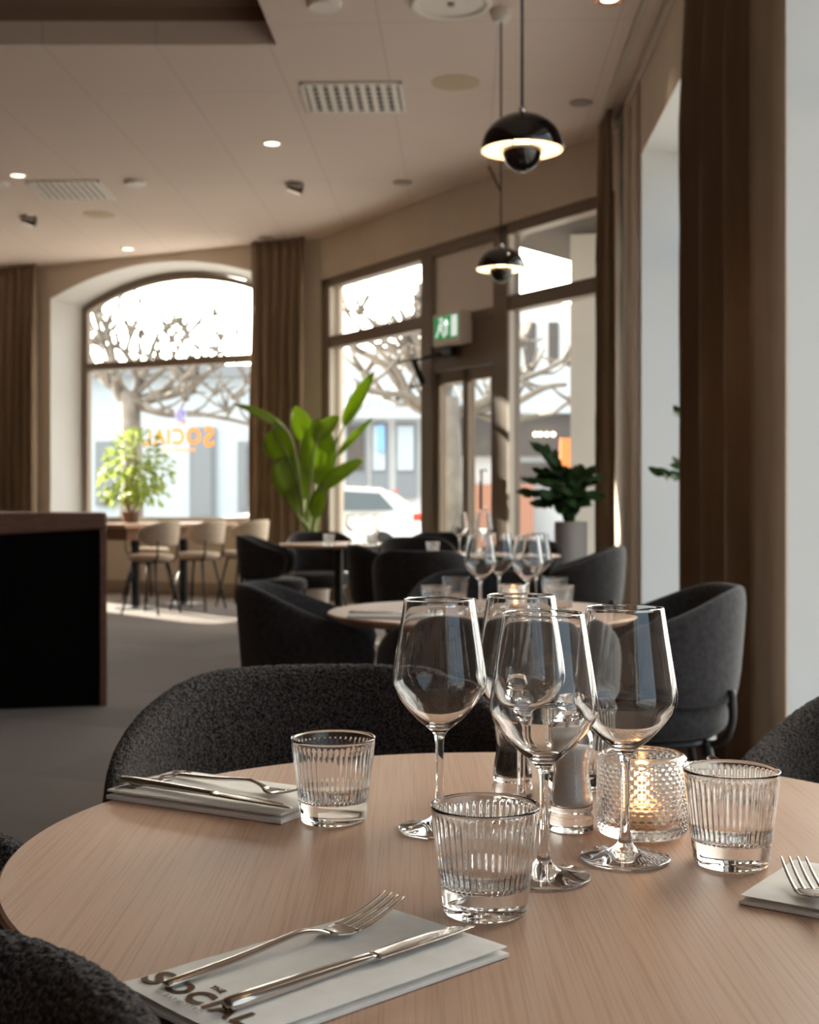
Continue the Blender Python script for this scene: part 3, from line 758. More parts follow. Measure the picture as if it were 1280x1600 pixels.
# ------------------------------------------------------------------ tub chairs
def shell_mesh(nu, nv, disp):
    r = .262; arm = .13; t = .024
    ang = math.radians(93); L_arc = r*ang; Lh = L_arc+arm
    def path(s):                                   # s in [-1,1] -> point, outward normal
        a = abs(s)*Lh; sg = 1 if s >= 0 else -1
        if a < L_arc:
            q = a/r; p = Vector((r*math.sin(q)*sg, -r*math.cos(q))); n = Vector((math.sin(q)*sg, -math.cos(q)))
        else:
            q = ang; p0 = Vector((r*math.sin(q)*sg, -r*math.cos(q))); tg = Vector((math.cos(q)*sg, math.sin(q))); n = Vector((math.sin(q)*sg, -math.cos(q)))
            p = p0+tg*(a-L_arc)
        return p, n
    vs = []; m = MB()
    for i in range(nu+1):
        s = -1+2*i/nu; e = abs(s)
        p, n = path(s)
        zt = .803-.115*sm((e-.22)/.72); zb = .455+.02*sm((e-.5)/.5)
        x = max(0, (e-.80)/.20); k = (max(0, 1-x**2.6))**(1/2.2)
        zc = (zt*.62+zb*.38); hu = (zt-zc)*k; hd = (zc-zb)*k; tt = t*(.35+.65*k) if k > 0 else 0.0
        if i in (0, nu): hu = hd = 0.0005; tt = .0005
        for j in range(nv):
            q = 2*PI*j/nv; c, d = math.cos(q), math.sin(q)
            H = hu if d > 0 else hd
            y = math.copysign(abs(d)**.55, d)*H; w_ = math.copysign(abs(c)**.72, c)*tt
            z = zc+y
            lean = (z-.47)*.075-.003
            q2 = p+n*(w_+lean)
            v = Vector((q2.x, q2.y, z))
            if disp:
                nz = noise.noise(v*210)*.0019+noise.noise(v*420+Vector((3, 1, 7)))*.0012
                nd = Vector((n.x*math.copysign(1, c)*abs(c), n.y*math.copysign(1, c)*abs(c), d)); nd.normalize(); v = v+nd*nz*min(1, k*2)
            vs.append(v)
    fs = [(i*nv+j, i*nv+(j+1) % nv, (i+1)*nv+(j+1) % nv, (i+1)*nv+j) for i in range(nu) for j in range(nv)]
    fs += [tuple(range(nv)), tuple(range(nu*nv, nu*nv+nv))]
    m.add(vs, fs); return m
def make_chair(fine):
    root = empty('tub_chair'); fab = M['boucle'] if fine else M['felt']
    shell_mesh(420 if fine else 72, 240 if fine else 36, fine).build('backrest', fab, root, smooth=True)
    b = MB(); pr = [(0, .345), (.15, .345), (.215, .352), (.243, .375), (.250, .405), (.243, .437), (.215, .456), (.12, .468), (0, .470)]
    b.lathe([tuple(q) for q in crom(pr, 3)], 72, rib=lambda r, z, a: r*(1+.05*math.sin(a)**4*(1 if math.sin(a) > 0 else .0)))
    b.build('seat', fab, root, smooth=True)
    for sx in (-1, 1):
        for sy in (-1, 1):
            b = MB(); b.tube([(sx*.155, sy*.155, .34), (sx*.225, sy*.225, 0)], [.014, .009], 10); b.build('leg', M['darkmetal'], root, smooth=True, angle=.8)
    b = MB(); b.lathe([(0, .328), (.21, .328), (.215, .335), (.21, .344), (0, .344)], 32); b.build('seat_plate', M['darkmetal'], root)
    for sx in (-1, 1):
        b = MB(); b.tube([tuple(q) for q in crom([(sx*.12, -.1, .335), (sx*.17, -.19, .34), (sx*.185, -.225, .40), (sx*.183, -.225, .50)], 4)], .012, 8); b.build('back_bracket', M['darkmetal'], root, smooth=True)
    tag(root, '', 'chair', 'charcoal tub chairs'); return root
near = Kind(make_chair(True)); far = Kind(make_chair(False))
near.put((-.115, 1.80, 0), facing(.12, -1), 'charcoal boucle tub chair on the far side of the front table, facing the camera')
near.put((-.545, 1.20, 0), facing(1, -.05), 'charcoal boucle tub chair just showing at the left edge beside the front table')
near.put((-.398, .545, 0), facing(-.7, -.72), 'charcoal boucle tub chair back in the bottom left corner overlapping the napkin')
near.put((.752, 1.80, 0), facing(-.68, -.72), 'dark boucle tub chair at the right edge behind the front table')
far.put((-.25, 4.20, 0), facing(1, .02), 'black looking tub chair left of the second table, its side towards the counter')
far.put((.216, 3.22, 0), facing(.02, 1), 'tub chair with its back to the camera, between the front and second tables')
far.put((.28, 4.70, 0), facing(-.05, -1), 'tub chair on the far side of the second table, facing the camera')
far.put((.74, 4.10, 0), facing(-1, .02), 'blue grey lit tub chair at the right in front of the large dark curtain')
far.put((.09, 7.28, 0), facing(.15, 1), 'dark tub chair with its back to the camera, near side of the third table')
far.put((-.085, 8.05, 0), facing(1, .1), 'dark tub chair at the left side of the third table')
far.put((.97, 7.72, 0), facing(-1, .15), 'grey tub chair right of the third table, below the planter')
far.put((.72, 8.72, 0), facing(-.4, -1), 'dark tub chair just behind the third table, left of the planter')
far.put((.06, 9.60, 0), facing(.1, -1), 'grey tub chair facing the camera between the third table and the entrance door')
far.put((.22, 11.2, 0), facing(-.3, -1), 'farthest dark tub chair, right in front of the entrance door')
far.put((-1.08, 10.45, 0), facing(1, -.05), 'dark tub chair left of the farthest round table, beside the beige stools')
far.put((-.76, 11.3, 0), facing(.2, -1), 'grey tub chair facing the camera below the banana plant')

# ------------------------------------------------------------------ bar table and stools
bt = empty('bar_table', (-2.55, 13.4, 0), rz=math.atan2(.78, .62)); tag(bt, 'brown high table by the arched window with beige stools around it', 'table')
b = MB(); b.box((0, 0, .83), (1.5, .72, .04)); b.build('tabletop', M['oak'], bt, bevel=.006)
b = MB(); b.box((0, 0, .75), (1.3, .55, .12)); b.build('apron', M['oakdark'], bt)
for s in (-1, 1):
    b = MB(); b.lathe([(0, 0), (.2, 0), (.2, .012), (.045, .03), (.045, .69), (0, .69)], 24, c=(s*.32, 0, 0)); b.build('pedestal', M['darkmetal'], bt, smooth=True, angle=.5)
def make_stool():
    root = empty('bar_stool'); tag(root, '', 'stool', 'beige high stools at the window table')
    b = MB(); pr = [(0, .50), (.16, .50), (.20, .51), (.215, .535), (.205, .56), (.15, .573), (0, .575)]
    b.lathe([tuple(q) for q in crom(pr, 3)], 40); b.build('seat', M['stool'], root, smooth=True)
    m = MB(); nu, nv = 40, 16; r = .245; vs = []
    for i in range(nu+1):
        s = -1+2*i/nu; e = abs(s); a = s*math.radians(88); k = (max(0, 1-e**5))**.5; k = max(k, .02)
        zt = .885-.05*e*e; zb = .645+.02*e*e; zc = (zt+zb)/2; hz_ = (zt-zb)/2*k
        for j in range(nv):
            q = 2*PI*j/nv; c, d = math.cos(q), math.sin(q)
            y = math.copysign(abs(d)**.5, d)*hz_; w_ = math.copysign(abs(c)**.7, c)*.016*k
            rr = r+w_+(zc+y-.65)*.12
            vs.append((rr*math.sin(a), -rr*math.cos(a)*.95, zc+y))
    m.add(vs, [(i*nv+j, i*nv+(j+1) % nv, (i+1)*nv+(j+1) % nv, (i+1)*nv+j) for i in range(nu) for j in range(nv)]+[tuple(range(nv)), tuple(range(nu*nv, nu*nv+nv))])
    m.build('backrest', M['stool'], root, smooth=True)
    for sx in (-1, 1):
        for sy in (-1, 1):
            b = MB(); b.tube([(sx*.11, sy*.11, .50), (sx*.20, sy*.20, 0)], [.014, .010], 8); b.build('leg', M['darkmetal'], root, smooth=True)
    for sx in (-1, 1):
        b = MB(); b.tube([(sx*.12, -.06, .495), (sx*.17, -.15, .50), (sx*.175, -.178, .56), (sx*.175, -.180, .70)], .009, 8); b.build('back_bracket', M['darkmetal'], root, smooth=True)
    b = MB(); b.lathe([(0, .488), (.17, .488), (.17, .5), (0, .5)], 24); b.build('seat_plate', M['darkmetal'], root)
    return root
st = Kind(make_stool()); fs_ = facing(-.93, .36)
st.put((-2.46, 12.50, 0), fs_, 'beige high stool nearest the counter, leftmost of the three with backs to the camera')
st.put((-2.09, 12.97, 0), fs_, 'beige high stool in the middle of the three with backs to the camera')
st.put((-1.71, 13.45, 0), fs_, 'beige high stool beside the middle curtain, rightmost of the three')
st.put((-2.83, 14.25, 0), facing(.78, -.62), 'beige high stool on the window side of the high table, partly hidden')

# ------------------------------------------------------------------ plants
def leaf(mb, base, tip, width, nrm, bend=.15, fold=.18, n=10):
    base = Vector(base); tip = Vector(tip); ax = tip-base; nrm = Vector(nrm); nrm = (nrm-ax*nrm.dot(ax)/ax.length_squared).normalized(); sd_ = ax.normalized().cross(nrm)
    vs = []
    for i in range(n+1):
        t = i/n; w_ = width/2*math.sin(PI*(t**.8))**.62 if 0 < t < 1 else .001
        c = base+ax*t+nrm*bend*ax.length*math.sin(PI*t)
        vs += [c-sd_*w_+nrm*fold*w_, c-sd_*w_*.5+nrm*fold*.3*w_, c, c+sd_*w_*.5+nrm*fold*.3*w_, c+sd_*w_+nrm*fold*w_]
    mb.add(vs, [(i*5+k, i*5+k+1, (i+1)*5+k+1, (i+1)*5+k) for i in range(n) for k in range(4)])
bp_ = empty('banana_plant', (Dp(486, 800, 12.9).x, 12.9, 0)); tag(bp_, 'tall banana plant with big backlit green leaves beside the entrance glazing', 'plant')
o = bp_.location
b = MB(); b.lathe([(0, 0), (.16, 0), (.20, .36), (.21, .38), (.19, .38), (.18, .34), (0, .34)], 32); b.build('pot', M['stone'], bp_, smooth=True, angle=.6)
b = MB(); b.lathe([(0, .342), (.178, .342), (.178, .35), (0, .352)], 24); b.build('soil', M['soil'], bp_)
BL = [((450, 676), (362, 630), 12.55, .15, (0, -.5, 1)), ((428, 668), (450, 726), 12.6, .31, (-.2, -1, .25)), ((436, 714), (472, 786), 12.65, .36, (.15, -1, .2)),
      ((480, 694), (462, 634), 13.1, .22, (.3, -1, 0)), ((496, 758), (498, 652), 12.8, .36, (.1, -1, .1)), ((494, 692), (530, 648), 12.6, .20, (-.4, -.9, .3)),
      ((536, 668), (585, 580), 12.85, .15, (-.3, -1, -.1)), ((526, 714), (584, 652), 13.0, .08, (-.2, -1, .3)), ((498, 768), (570, 716), 12.7, .17, (-.2, -.9, .4)),
      ((493, 812), (506, 752), 12.6, .17, (-.4, -1, 0)), ((466, 806), (446, 752), 12.6, .11, (.3, -1, 0))]
for (x0, y0), (x1, y1), Y, wd, nr in BL:
    a = Dp(x0, y0, Y)-o; e = Dp(x1, y1, Y+.15)-o
    b = MB(); leaf(b, a, e, wd, nr, bend=.06); lf_ = b.build('leaf', M['bananaleaf'], bp_, smooth=True)
    s = lf_.modifiers.new('thick', 'SOLIDIFY'); s.thickness = .003
    r0 = Vector((random.uniform(-.06, .06), random.uniform(-.06, .06), .34))
    md = r0.lerp(a, .55)+Vector((0, 0, .12)); md.x = r0.x*.6+a.x*.4
    b = MB(); b.tube([tuple(q) for q in crom([tuple(r0), tuple(md), tuple(a), tuple(a.lerp(e, .5))], 5)], [.02-.0007*i for i in range(16)], 8); b.build('stalk', M['stem'], bp_, smooth=True)
# zamioculcas in tall planter
zc_ = Dp(892, 815, 9.0); zz = empty('zz_plant', (zc_.x, 9.0, zc_.z-.038)); tag(zz, 'dark glossy leafed plant standing in the tall grey planter by the entrance', 'plant')
pl = empty('planter', (zc_.x, 9.0, 0)); tag(pl, 'tall cylindrical grey planter right of the entrance door', 'planter')
b = MB(); H = zc_.z; b.lathe([(0, 0), (.105, 0), (.112, H-.02), (.112, H), (.102, H), (.10, H-.045), (0, H-.045)], 40); b.build('pot', M['stone'], pl, smooth=True, angle=.6)
b = MB(); b.lathe([(0, H-.05), (.099, H-.05), (.099, H-.042), (0, H-.042)], 24); b.build('soil', M['soil'], pl)
def zz_stem(root, pts, nl, ll, lw, seed):
    rnd = random.Random(seed); c = crom(pts, 8)
    b = MB(); b.tube([tuple(q) for q in c], [.010-.006*i/len(c) for i in range(len(c))], 6); b.build('stem', M['zzleaf'], root, smooth=True)
    b = MB()
    for k in range(nl):
        t = .30+.70*k/nl; i = min(int(t*(len(c)-1)), len(c)-2); p = c[i]; d = (c[i+1]-c[i]).normalized()
        up = Vector((0, -.3, 1)); sd_ = d.cross(up)
        if sd_.length < .05: sd_ = Vector((1, 0, 0))
        sd_.normalize(); s = 1 if k % 2 else -1
        q = (d*.75+sd_*s*.8+Vector((rnd.uniform(-.25, .25), rnd.uniform(-.25, .25), rnd.uniform(-.05, .3)))).normalized()
        leaf(b, p, p+q*ll*(1.05-.35*abs(t-.6)), lw, Vector((rnd.uniform(-.6, .6), -.8, rnd.uniform(.0, .9))), bend=-.05, n=6)
    b.build('leaflets', M['zzleaf'], root, smooth=True)
b = MB()
ZS = [((842, 700), .05), ((818, 772), -.1), ((828, 752), -.2), ((850, 738), .1), ((872, 728), -.15), ((915, 735), .1), ((930, 752), -.1), ((925, 778), -.2), ((868, 760), -.25), ((900, 748), .2), ((845, 790), -.15), ((862, 775), -.3), ((895, 770), -.3), ((885, 738), .2), ((905, 788), -.25), ((856, 748), .15)]
for i, ((x, y), dy) in enumerate(ZS):
    e = Dp(x, y, 9.0+dy)-zz.location; m_ = Vector((e.x*.35, e.y*.4, e.z*.6+.06)); zz_stem(zz, [(e.x*.08, e.y*.1, 0), tuple(m_), tuple(e)], 17, .115, .055, i)
# plant in the niche behind the large curtain
sg = empty('niche_plant', (1.74, 6.95, .125)); tag(sg, 'sprig of dark leaves showing behind the large curtain in the window niche', 'plant')
b = MB(); b.lathe([(0, 0), (.09, 0), (.12, .47), (.125, .50), (.11, .50), (0, .46)], 28); b.build('pot', M['terracotta'], sg, smooth=True, angle=.6)
for i, (x, y, Y) in enumerate([(1030, 742, 6.8), (1060, 646, 6.95), (1105, 700, 6.9), (1120, 640, 7.0), (1062, 728, 7.05)]):
    e = Dp(x, y, Y)-sg.location; zz_stem(sg, [(0, 0, .46), (e.x*.45, e.y*.45, e.z*.8+.12), tuple(e)], 12, .10, .04, 40+i)
# ficus on the bar table
fz = .851; fp = P(208, 812, fz) if False else Vector((-2.86, 13.45, fz))
fi = empty('ficus_plant', tuple(fp)); tag(fi, 'bushy light green potted ficus in front of the arched window', 'plant')
b = MB(); b.lathe([(0, 0), (.075, 0), (.09, .10), (.10, .11), (.085, .11), (0, .095)], 28); b.build('pot', M['terracotta'], fi, smooth=True, angle=.6)
b = MB(); rnd = random.Random(11)
c0 = Dp(212, 738, 13.45)-fp
tips = []
for k in range(3):
    e = c0+Vector((rnd.uniform(-.12, .12), rnd.uniform(-.1, .1), rnd.uniform(-.05, .25)))
    b.tube([tuple(q) for q in crom([(0.01*k-.01, 0, .09), (.06*math.cos(k*2), .04*math.sin(k*2), .22), tuple(e)], 5)], .012, 8); tips.append(e)
b.build('trunk', M['bark'], fi, smooth=True)
b = MB()
for k in range(620):
    while True:
        q = Vector((rnd.uniform(-1, 1), rnd.uniform(-1, 1), rnd.uniform(-1, 1)))
        if .25 < q.length < 1: break
    lump = 1+.25*noise.noise(q*2.2)
    p = c0+Vector((q.x*.35*lump*(1-.2*q.z), q.y*.3, q.z*.44))
    if p.z < .2: continue
    d = (q+Vector((rnd.uniform(-.6, .6), rnd.uniform(-.6, .6), -.5))).normalized()
    leaf(b, p, p+d*.085, .04, Vector((rnd.uniform(-1, 1), rnd.uniform(-1, 1), 1)), bend=.08, n=4)
b.build('foliage', M['ficusleaf'], fi, smooth=True)

# ------------------------------------------------------------------ glassware
def make_wine():
    out_ = [(.0385, 0), (.0398, .0012), (.0395, .0026), (.031, .0042), (.016, .0078), (.0078, .0135), (.0052, .022), (.0042, .036), (.0040, .060), (.0043, .083), (.0058, .0925), (.0105, .0985), (.021, .107), (.0325, .119), (.0410, .130), (.0452, .1385), (.0463, .146), (.0455, .155), (.0425, .175), (.0388, .198), (.0350, .2230), (.0347, .2250), (.0343, .2256)]
    inn = [(.0339, .2256), (.0336, .2250), (.0341, .2230), (.0379, .198), (.0416, .175), (.0446, .155), (.0453, .146), (.0442, .139), (.0399, .1312), (.0315, .1205), (.0200, .1095), (.0095, .1030), (0, .1015)]
    pr = [(0, 0)]+[tuple(q) for q in crom(out_, 4)]+[tuple(q) for q in crom(inn, 4)]
    pr = [(max(q[0], 0), max(q[1], 0)) for q in pr]
    b = MB(); b.lathe(pr, 72); o = b.build('wine_glass', M['glass'], smooth=True)
    tag(o, '', 'wine glass', 'stemmed wine glasses'); return o
wine = Kind(make_wine())
def make_tumbler():
    NR = 44
    def rib(r, z, a):
        k = sm((z-.017)/.004)*(1-sm((z-.0745)/.004))
        return r-.0011*k*(.5+.5*math.cos(NR*a))*(1 if r < RO(z)-.0004 else 0)
    def RO(z): return .0328+(.0428-.0328)*(z/.084)
    out_ = [(.030, 0), (.0322, .0012)]+[(RO(z), z) for z in (.004, .012, .017, .019, .021, .03, .04, .05, .06, .07, .0745, .0765, .0785, .081, .083)]+[(.0424, .0840), (.0414, .0840)]
    inn = [(RO(z)-.0022-(.0013*sm((.036-z)/.004)), z) for z in (.083, .081, .0785, .0765, .0745, .07, .06, .05, .041, .038, .036, .034, .032, .028, .024)]+[(.026, .0205), (.015, .0195), (0, .019)]
    b = MB(); b.lathe([(0, .002), (.022, .0016)]+out_+inn, NR*6, rib=rib)
    o = b.build('tumbler', M['glass'], smooth=True); tag(o, '', 'tumbler', 'ribbed water tumblers'); return o
tum = Kind(make_tumbler())
ZT = TT+.0006
def on(x, y): q = P(x, y, TT); q.z = ZT; return q
wine.put(on(850, 1372), 0, 'frontmost wine glass on the front table, in front of the salt mill')
wine.put(on(687, 1297), 0, 'wine glass standing left of the others on the front table')
wine.put(on(977, 1343), 0, 'wine glass on the front table standing before the candle holder')
wine.put(Vector((.1135, 1.332, ZT)), 0, 'wine glass at the back of the front table group, mostly behind the frontmost one')
tum.put(on(758, 1426), 0, 'ribbed tumbler nearest the camera, touching the front napkin corner')
tum.put(on(521, 1283), 0, 'ribbed tumbler at the left of the front table beside the left napkin')
tum.put(on(1143, 1350), 0, 'ribbed tumbler at the right of the front table, right of the candle holder')
tum.put(Vector((.188, 1.468, ZT)), 0, 'ribbed tumbler at the back of the front table, behind the salt mill and wine glasses')
# second table
wine.put(Vector((.205, 3.78, ZT)), 0, 'wine glass left of the row on the second table')
wine.put(Vector((.275, 4.02, ZT)), 0, 'wine glass in the middle back of the second table')
wine.put(Vector((.335, 3.72, ZT)), 0, 'wine glass in the middle front of the second table')
wine.put(Vector((.385, 3.98, ZT)), 0, 'wine glass right of the row on the second table')
tum.put(Vector((.075, 3.70, ZT)), 0, 'ribbed tumbler at the left front of the second table')
tum.put(Vector((.145, 4.12, ZT)), 0, 'ribbed tumbler at the left back of the second table')
tum.put(Vector((.425, 3.72, ZT)), 0, 'ribbed tumbler at the right front of the second table')
tum.put(Vector((.455, 4.13, ZT)), 0, 'ribbed tumbler at the right back of the second table')
# third and farthest tables
wine.put(Vector((.30, 7.85, ZT)), 0, 'left wine glass of the two on the third table', 1.15)
wine.put(Vector((.44, 7.80, ZT)), 0, 'right wine glass of the two on the third table', 1.15)
tum.put(Vector((.14, 7.86, ZT)), 0, 'ribbed tumbler on the third table, seen above the dark chair back')
for k, x in enumerate((-.42, -.32, -.22)):
    wine.put(Vector((x-.03, 10.05+.06*(k % 2), ZT)), 0, ('left', 'middle', 'right')[k]+' wine glass of three on the farthest round table')
tum.put(Vector((-.60, 9.75, ZT)), 0, 'ribbed tumbler at the left of the farthest round table')
tum.put(Vector((-.28, 9.68, ZT)), 0, 'ribbed tumbler at the right of the farthest round table')

# mills
def make_mill(fill, fm, name, label, loc):
    root = empty(name, loc); tag(root, label, 'mill')
    out_ = [(.0205, 0), (.0218, .0015), (.0218, .012), (.0206, .015), (.0206, .0185), (.0213, .0215), (.0205, .034), (.0178, .05), (.0172, .058), (.0192, .071), (.0215, .082), (.0208, .092), (.0165, .100)]
    inn = [(.0150, .099), (.0185, .0905), (.0192, .082), (.017, .071), (.0150, .058), (.0156, .05), (.0183, .034), (.0185, .024), (.0, .022)]
    b = MB(); b.lathe([(0, 0)]+[tuple(q) for q in crom(out_, 3)]+[(max(q[0], 0), q[1]) for q in crom(inn, 3)], 48); b.build('glass_body', M['glass'], root, smooth=True)
    fr = [(0, .0225), (.0178, .0235), (.0178, .034), (.0152, .05), (.0146, .058), (.0166, .071), (.0185, .080)]
    f2 = [q for q in fr if q[1] <= fill]; b = MB(); b.lathe(f2+[(f2[-1][0]*.97, f2[-1][1]+.001), (0, f2[-1][1]+.003)], 40); b.build('contents', fm, root, smooth=True)
    b = MB(); b.lathe([(0, .1003), (.0172, .1003), (.0172, .104), (.009, .107), (.009, .111), (.0145, .116), (.0152, .122), (.0115, .130), (0, .132)], 36); b.build('cap', M['glass'], root, smooth=True, angle=.7)
    b = MB(); b.tube([(0, 0, .05 if fill < .06 else .0815), (0, 0, .1003)], .0025, 8); b.build('spindle', M['steel'], root, smooth=True)
    return root
q = on(893, 1296); make_mill(.09, M['salt'], 'salt_mill', 'clear mill filled with white salt behind the frontmost wine glass', tuple(q))
make_mill(.055, M['pepper'], 'pepper_mill', 'clear mill holding black pepper behind the wine glass stems', (.112, 1.425, ZT))
# candle holders
def make_holder():
    root = empty('candle_holder'); tag(root, '', 'candle holder', 'pressed glass candle holders')
    NB = 36
    def rib(r, z, a):
        if r < .0405: return r
        k = sm((z-.003)/.004)*(1-sm((z-.0715)/.004)); row = z/.0042
        return r+.0014*k*(abs(math.sin(PI*row))**.8)*abs(math.cos(NB*a/2+(PI/2 if int(row) % 2 else 0)))**1.2
    zs = [.0015+.0727*i/102 for i in range(103)]
    out_ = [(.038, 0)]+[(.0425 if z > .004 else .0405+.002*z/.004, z) for z in zs]+[(.0415, .0758), (.039, .0772), (.034, .0776)]
    inn = [(.0325, .0768), (.0345, .074), (.0365, .070), (.0370, .05), (.0370, .02), (.035, .0105), (.03, .009), (0, .0085)]
    b = MB(); b.lathe([(0, 0)]+out_+inn, NB*6, rib=rib); b.build('glass_cup', M['pressed'], root, smooth=True)
    b = MB(); b.lathe([(0, .0092), (.019, .0092), (.0195, .024), (.0185, .024), (.018, .022), (0, .022)], 32); b.build('tea_light', M['wax'], root, smooth=True, angle=.5)
    b = MB(); b.lathe([(0, .026), (.003, .028), (.0048, .033), (.004, .040), (.0018, .047), (0, .051)], 16); b.build('flame', M['flame'], root, smooth=True)
    b = MB(); b.tube([(0, 0, .021), (0, 0, .0275)], .0007, 6); b.build('wick', M['dark'], root)
    ld = bpy.data.lights.new('candle_light', 'POINT'); ld.energy = .35; ld.color = (1, .5, .2); ld.shadow_soft_size = .006
    lo_ = bpy.data.objects.new('candle_light', ld); COL.objects.link(lo_); lo_.parent = root; lo_.location = (0, 0, .056)
    return root
ch = Kind(make_holder())
ch.put(tuple(on(1003, 1302)), 0, 'studded glass candle holder glowing on the front table')
ch.put((.305, 3.86, ZT), 0, 'studded glass candle holder glowing among the wine glasses on the second table')

# ------------------------------------------------------------------ napkins and cutlery
def napkin(A, e1, L1, L2, label, text=False, th=.009):
    """A = far left corner, e1 = long axis, the short axis lies to its right"""
    e1 = Vector((e1[0], e1[1], 0)).normalized(); e2 = Vector((e1.y, -e1.x, 0))
    root = empty('napkin', (A[0], A[1], ZT)); tag(root, label, 'napkin', 'folded paper napkins')
    for k, (z0, z1, ins) in enumerate(((0, th*.49, 0), (th*.51, th, .0008))):
        m = MB(); n1, n2 = 24, 12; vs = []
        for top in (0, 1):
            for i in range(n1+1):
                for j in range(n2+1):
                    u, v = i/n1, j/n2; p = e1*(ins+(L1-2*ins)*u)+e2*(ins+(L2-2*ins)*v)
                    wv = .0006*noise.noise(p*30+Vector((k, 2, 1)))
                    ed_ = min(u*L1, (1-u)*L1, v*L2, (1-v)*L2); rd = .0018*max(0, 1-ed_/.004)**2
                    p.z = (z1+wv-rd) if top else (z0+(rd if k else 0)+.0002); vs.append(p)
        N = (n1+1)*(n2+1); fs = []
        for i in range(n1):
            for j in range(n2):
                a = i*(n2+1)+j; fs += [(a, a+1, a+n2+2, a+n2+1), (N+a, N+a+n2+1, N+a+n2+2, N+a+1)]
        rim = [i*(n2+1) for i in range(n1+1)]+[n1*(n2+1)+j for j in range(1, n2+1)]+[i*(n2+1)+n2 for i in range(n1-1, -1, -1)]+[j for j in range(n2-1, 0, -1)]
        for a, c in zip(rim, rim[1:]+rim[:1]): fs.append((a, c, N+c, N+a))
        m.add(vs, fs); m.build('fold', M['napkin'], root, smooth=True, angle=.9)
    if text:
        z = th+.0009; rd_ = e2; up = e1
        def tx_(name, body, u, v, h, mt, bold=0, sp=1.0, fit=None):
            put_text(name, body, h/.7, frame_mat(e1*u+e2*v+Vector((0, 0, z)), rd_, up, Vector((0, 0, 1))), mt, root, bold, .0001, sp, fit)
        tx_('big_letter', 'S', .011, .017, .021, M['ink'], .0007, 1, .0165)
        tx_('big_letter', 'OCIAL', .0135, .0735, .0165, M['ink'], .0007, 1.15, .088)
        for wd_, vv in (('BAR', .0505), ('&', .0592), ('BISTRO', .0725)): tx_('small_word', wd_, .0058, vv, .0042, M['inkgrey'], .0001, 1.25)
        for k, ch_ in enumerate('THE'): tx_('small_letter', ch_, .035, .0552+.0048*k, .0045, M['ink'], .0002)
    return root, e1, e2
def fork(p0, d, label, zb, L=.195):
    d = Vector((d[0], d[1], 0)).normalized(); sd_ = Vector((d.y, -d.x, 0)); k = L/.195
    root = empty('fork', (p0[0], p0[1], zb)); tag(root, label, 'fork', 'steel forks')
    def pt(s, z): return d*s*k+Vector((0, 0, z))
    hp = [(0, .0025, .008, .003), (.004, .003, .0105, .0042), (.03, .0042, .0098, .0042), (.06, .006, .0078, .004), (.09, .009, .006, .0038), (.108, .0102, .0052, .0036), (.122, .0075, .0062, .0032), (.130, .0045, .011, .0026)]
    hp = [tuple(q) for q in crom([Vector(q) for q in hp], 3)]
    b = MB(); b.sweep([pt(h[0], h[1]) for h in hp], sd_, [h[2] for h in hp], [h[3] for h in hp], 12, .8); b.build('handle', M['steel'], root, smooth=True)
    bp2 = [(.129, .0046, .010, .0024), (.135, .0036, .0195, .002), (.142, .0030, .024, .0019), (.150, .0036, .025, .0018), (.1515, .0038, .025, .0018)]
    b = MB(); b.sweep([pt(h[0], h[1]) for h in bp2], sd_, [h[2] for h in bp2], [h[3] for h in bp2], 12, .5)
    for i in range(4):
        off = (i-1.5)*.0071
        tp = [(.148, .0034, .0040), (.158, .0050, .0037), (.172, .0085, .0032), (.186, .0135, .0026), (.195, .0175, .0014)]
        tp = [tuple(q) for q in crom([Vector(q) for q in tp], 2)]
        b.sweep([pt(h[0], h[1])+sd_*off*(1-.05*(h[0]-.148)/.047) for h in tp], sd_, [h[2] for h in tp], [.0018]*len(tp), 8, .7)
    b.build('tines', M['steel'], root, smooth=True); return root
def knife(p0, d, label, zb, L=.215):
    d = Vector((d[0], d[1], 0)).normalized(); sd_ = Vector((d.y, -d.x, 0)); k = L/.215
    root = empty('knife', (p0[0], p0[1], zb)); tag(root, label, 'knife', 'steel knives')
    def pt(s, z, o_=0): return d*s*k+Vector((0, 0, z))+sd_*o_
    hp = [(0, .0042, .008, .005), (.003, .0045, .0115, .0075), (.02, .0045, .0115, .008), (.06, .0045, .0098, .0075), (.10, .0045, .0085, .0062), (.118, .0045, .0095, .005), (.121, .0045, .011, .004)]
    b = MB(); b.sweep([pt(h[0], h[1]) for h in hp], sd_, [h[2] for h in hp], [h[3] for h in hp], 14, .75); b.build('handle', M['steel'], root, smooth=True)
    bp2 = [(.120, .0045, .012, .003), (.126, .0042, .0165, .0022), (.15, .004, .0185, .0018), (.18, .004, .0180, .0016), (.20, .004, .0140, .0014), (.211, .004, .007, .0012), (.215, .004, .0015, .001)]
    b = MB(); b.sweep([pt(h[0], h[1], (.0165-h[2])*.35) for h in bp2], sd_, [h[2] for h in bp2], [h[3] for h in bp2], 10, .7); b.build('blade', M['steel'], root, smooth=True); return root
ntop = .0095
# front napkin
A = P(183, 1532, TT+.0095); Bq = P(604, 1412, TT+.0095); e = (Bq-A)
n_, e1, e2 = napkin(A, e, e.length, .128, 'white folded napkin printed with the restaurant name at the front edge of the table', True)
zb = ZT+ntop
f0 = P(258, 1546, TT+.01); f1 = P(617, 1400, TT+.026); fork(f0, f1-f0, 'fork lying on the front printed napkin', zb, (f1-f0).to_2d().length)
k0 = P(352, 1572, TT+.014); k1 = P(733, 1449, TT+.012); knife(k0, k1-k0, 'table knife lying on the front printed napkin', zb, (k1-k0).to_2d().length)
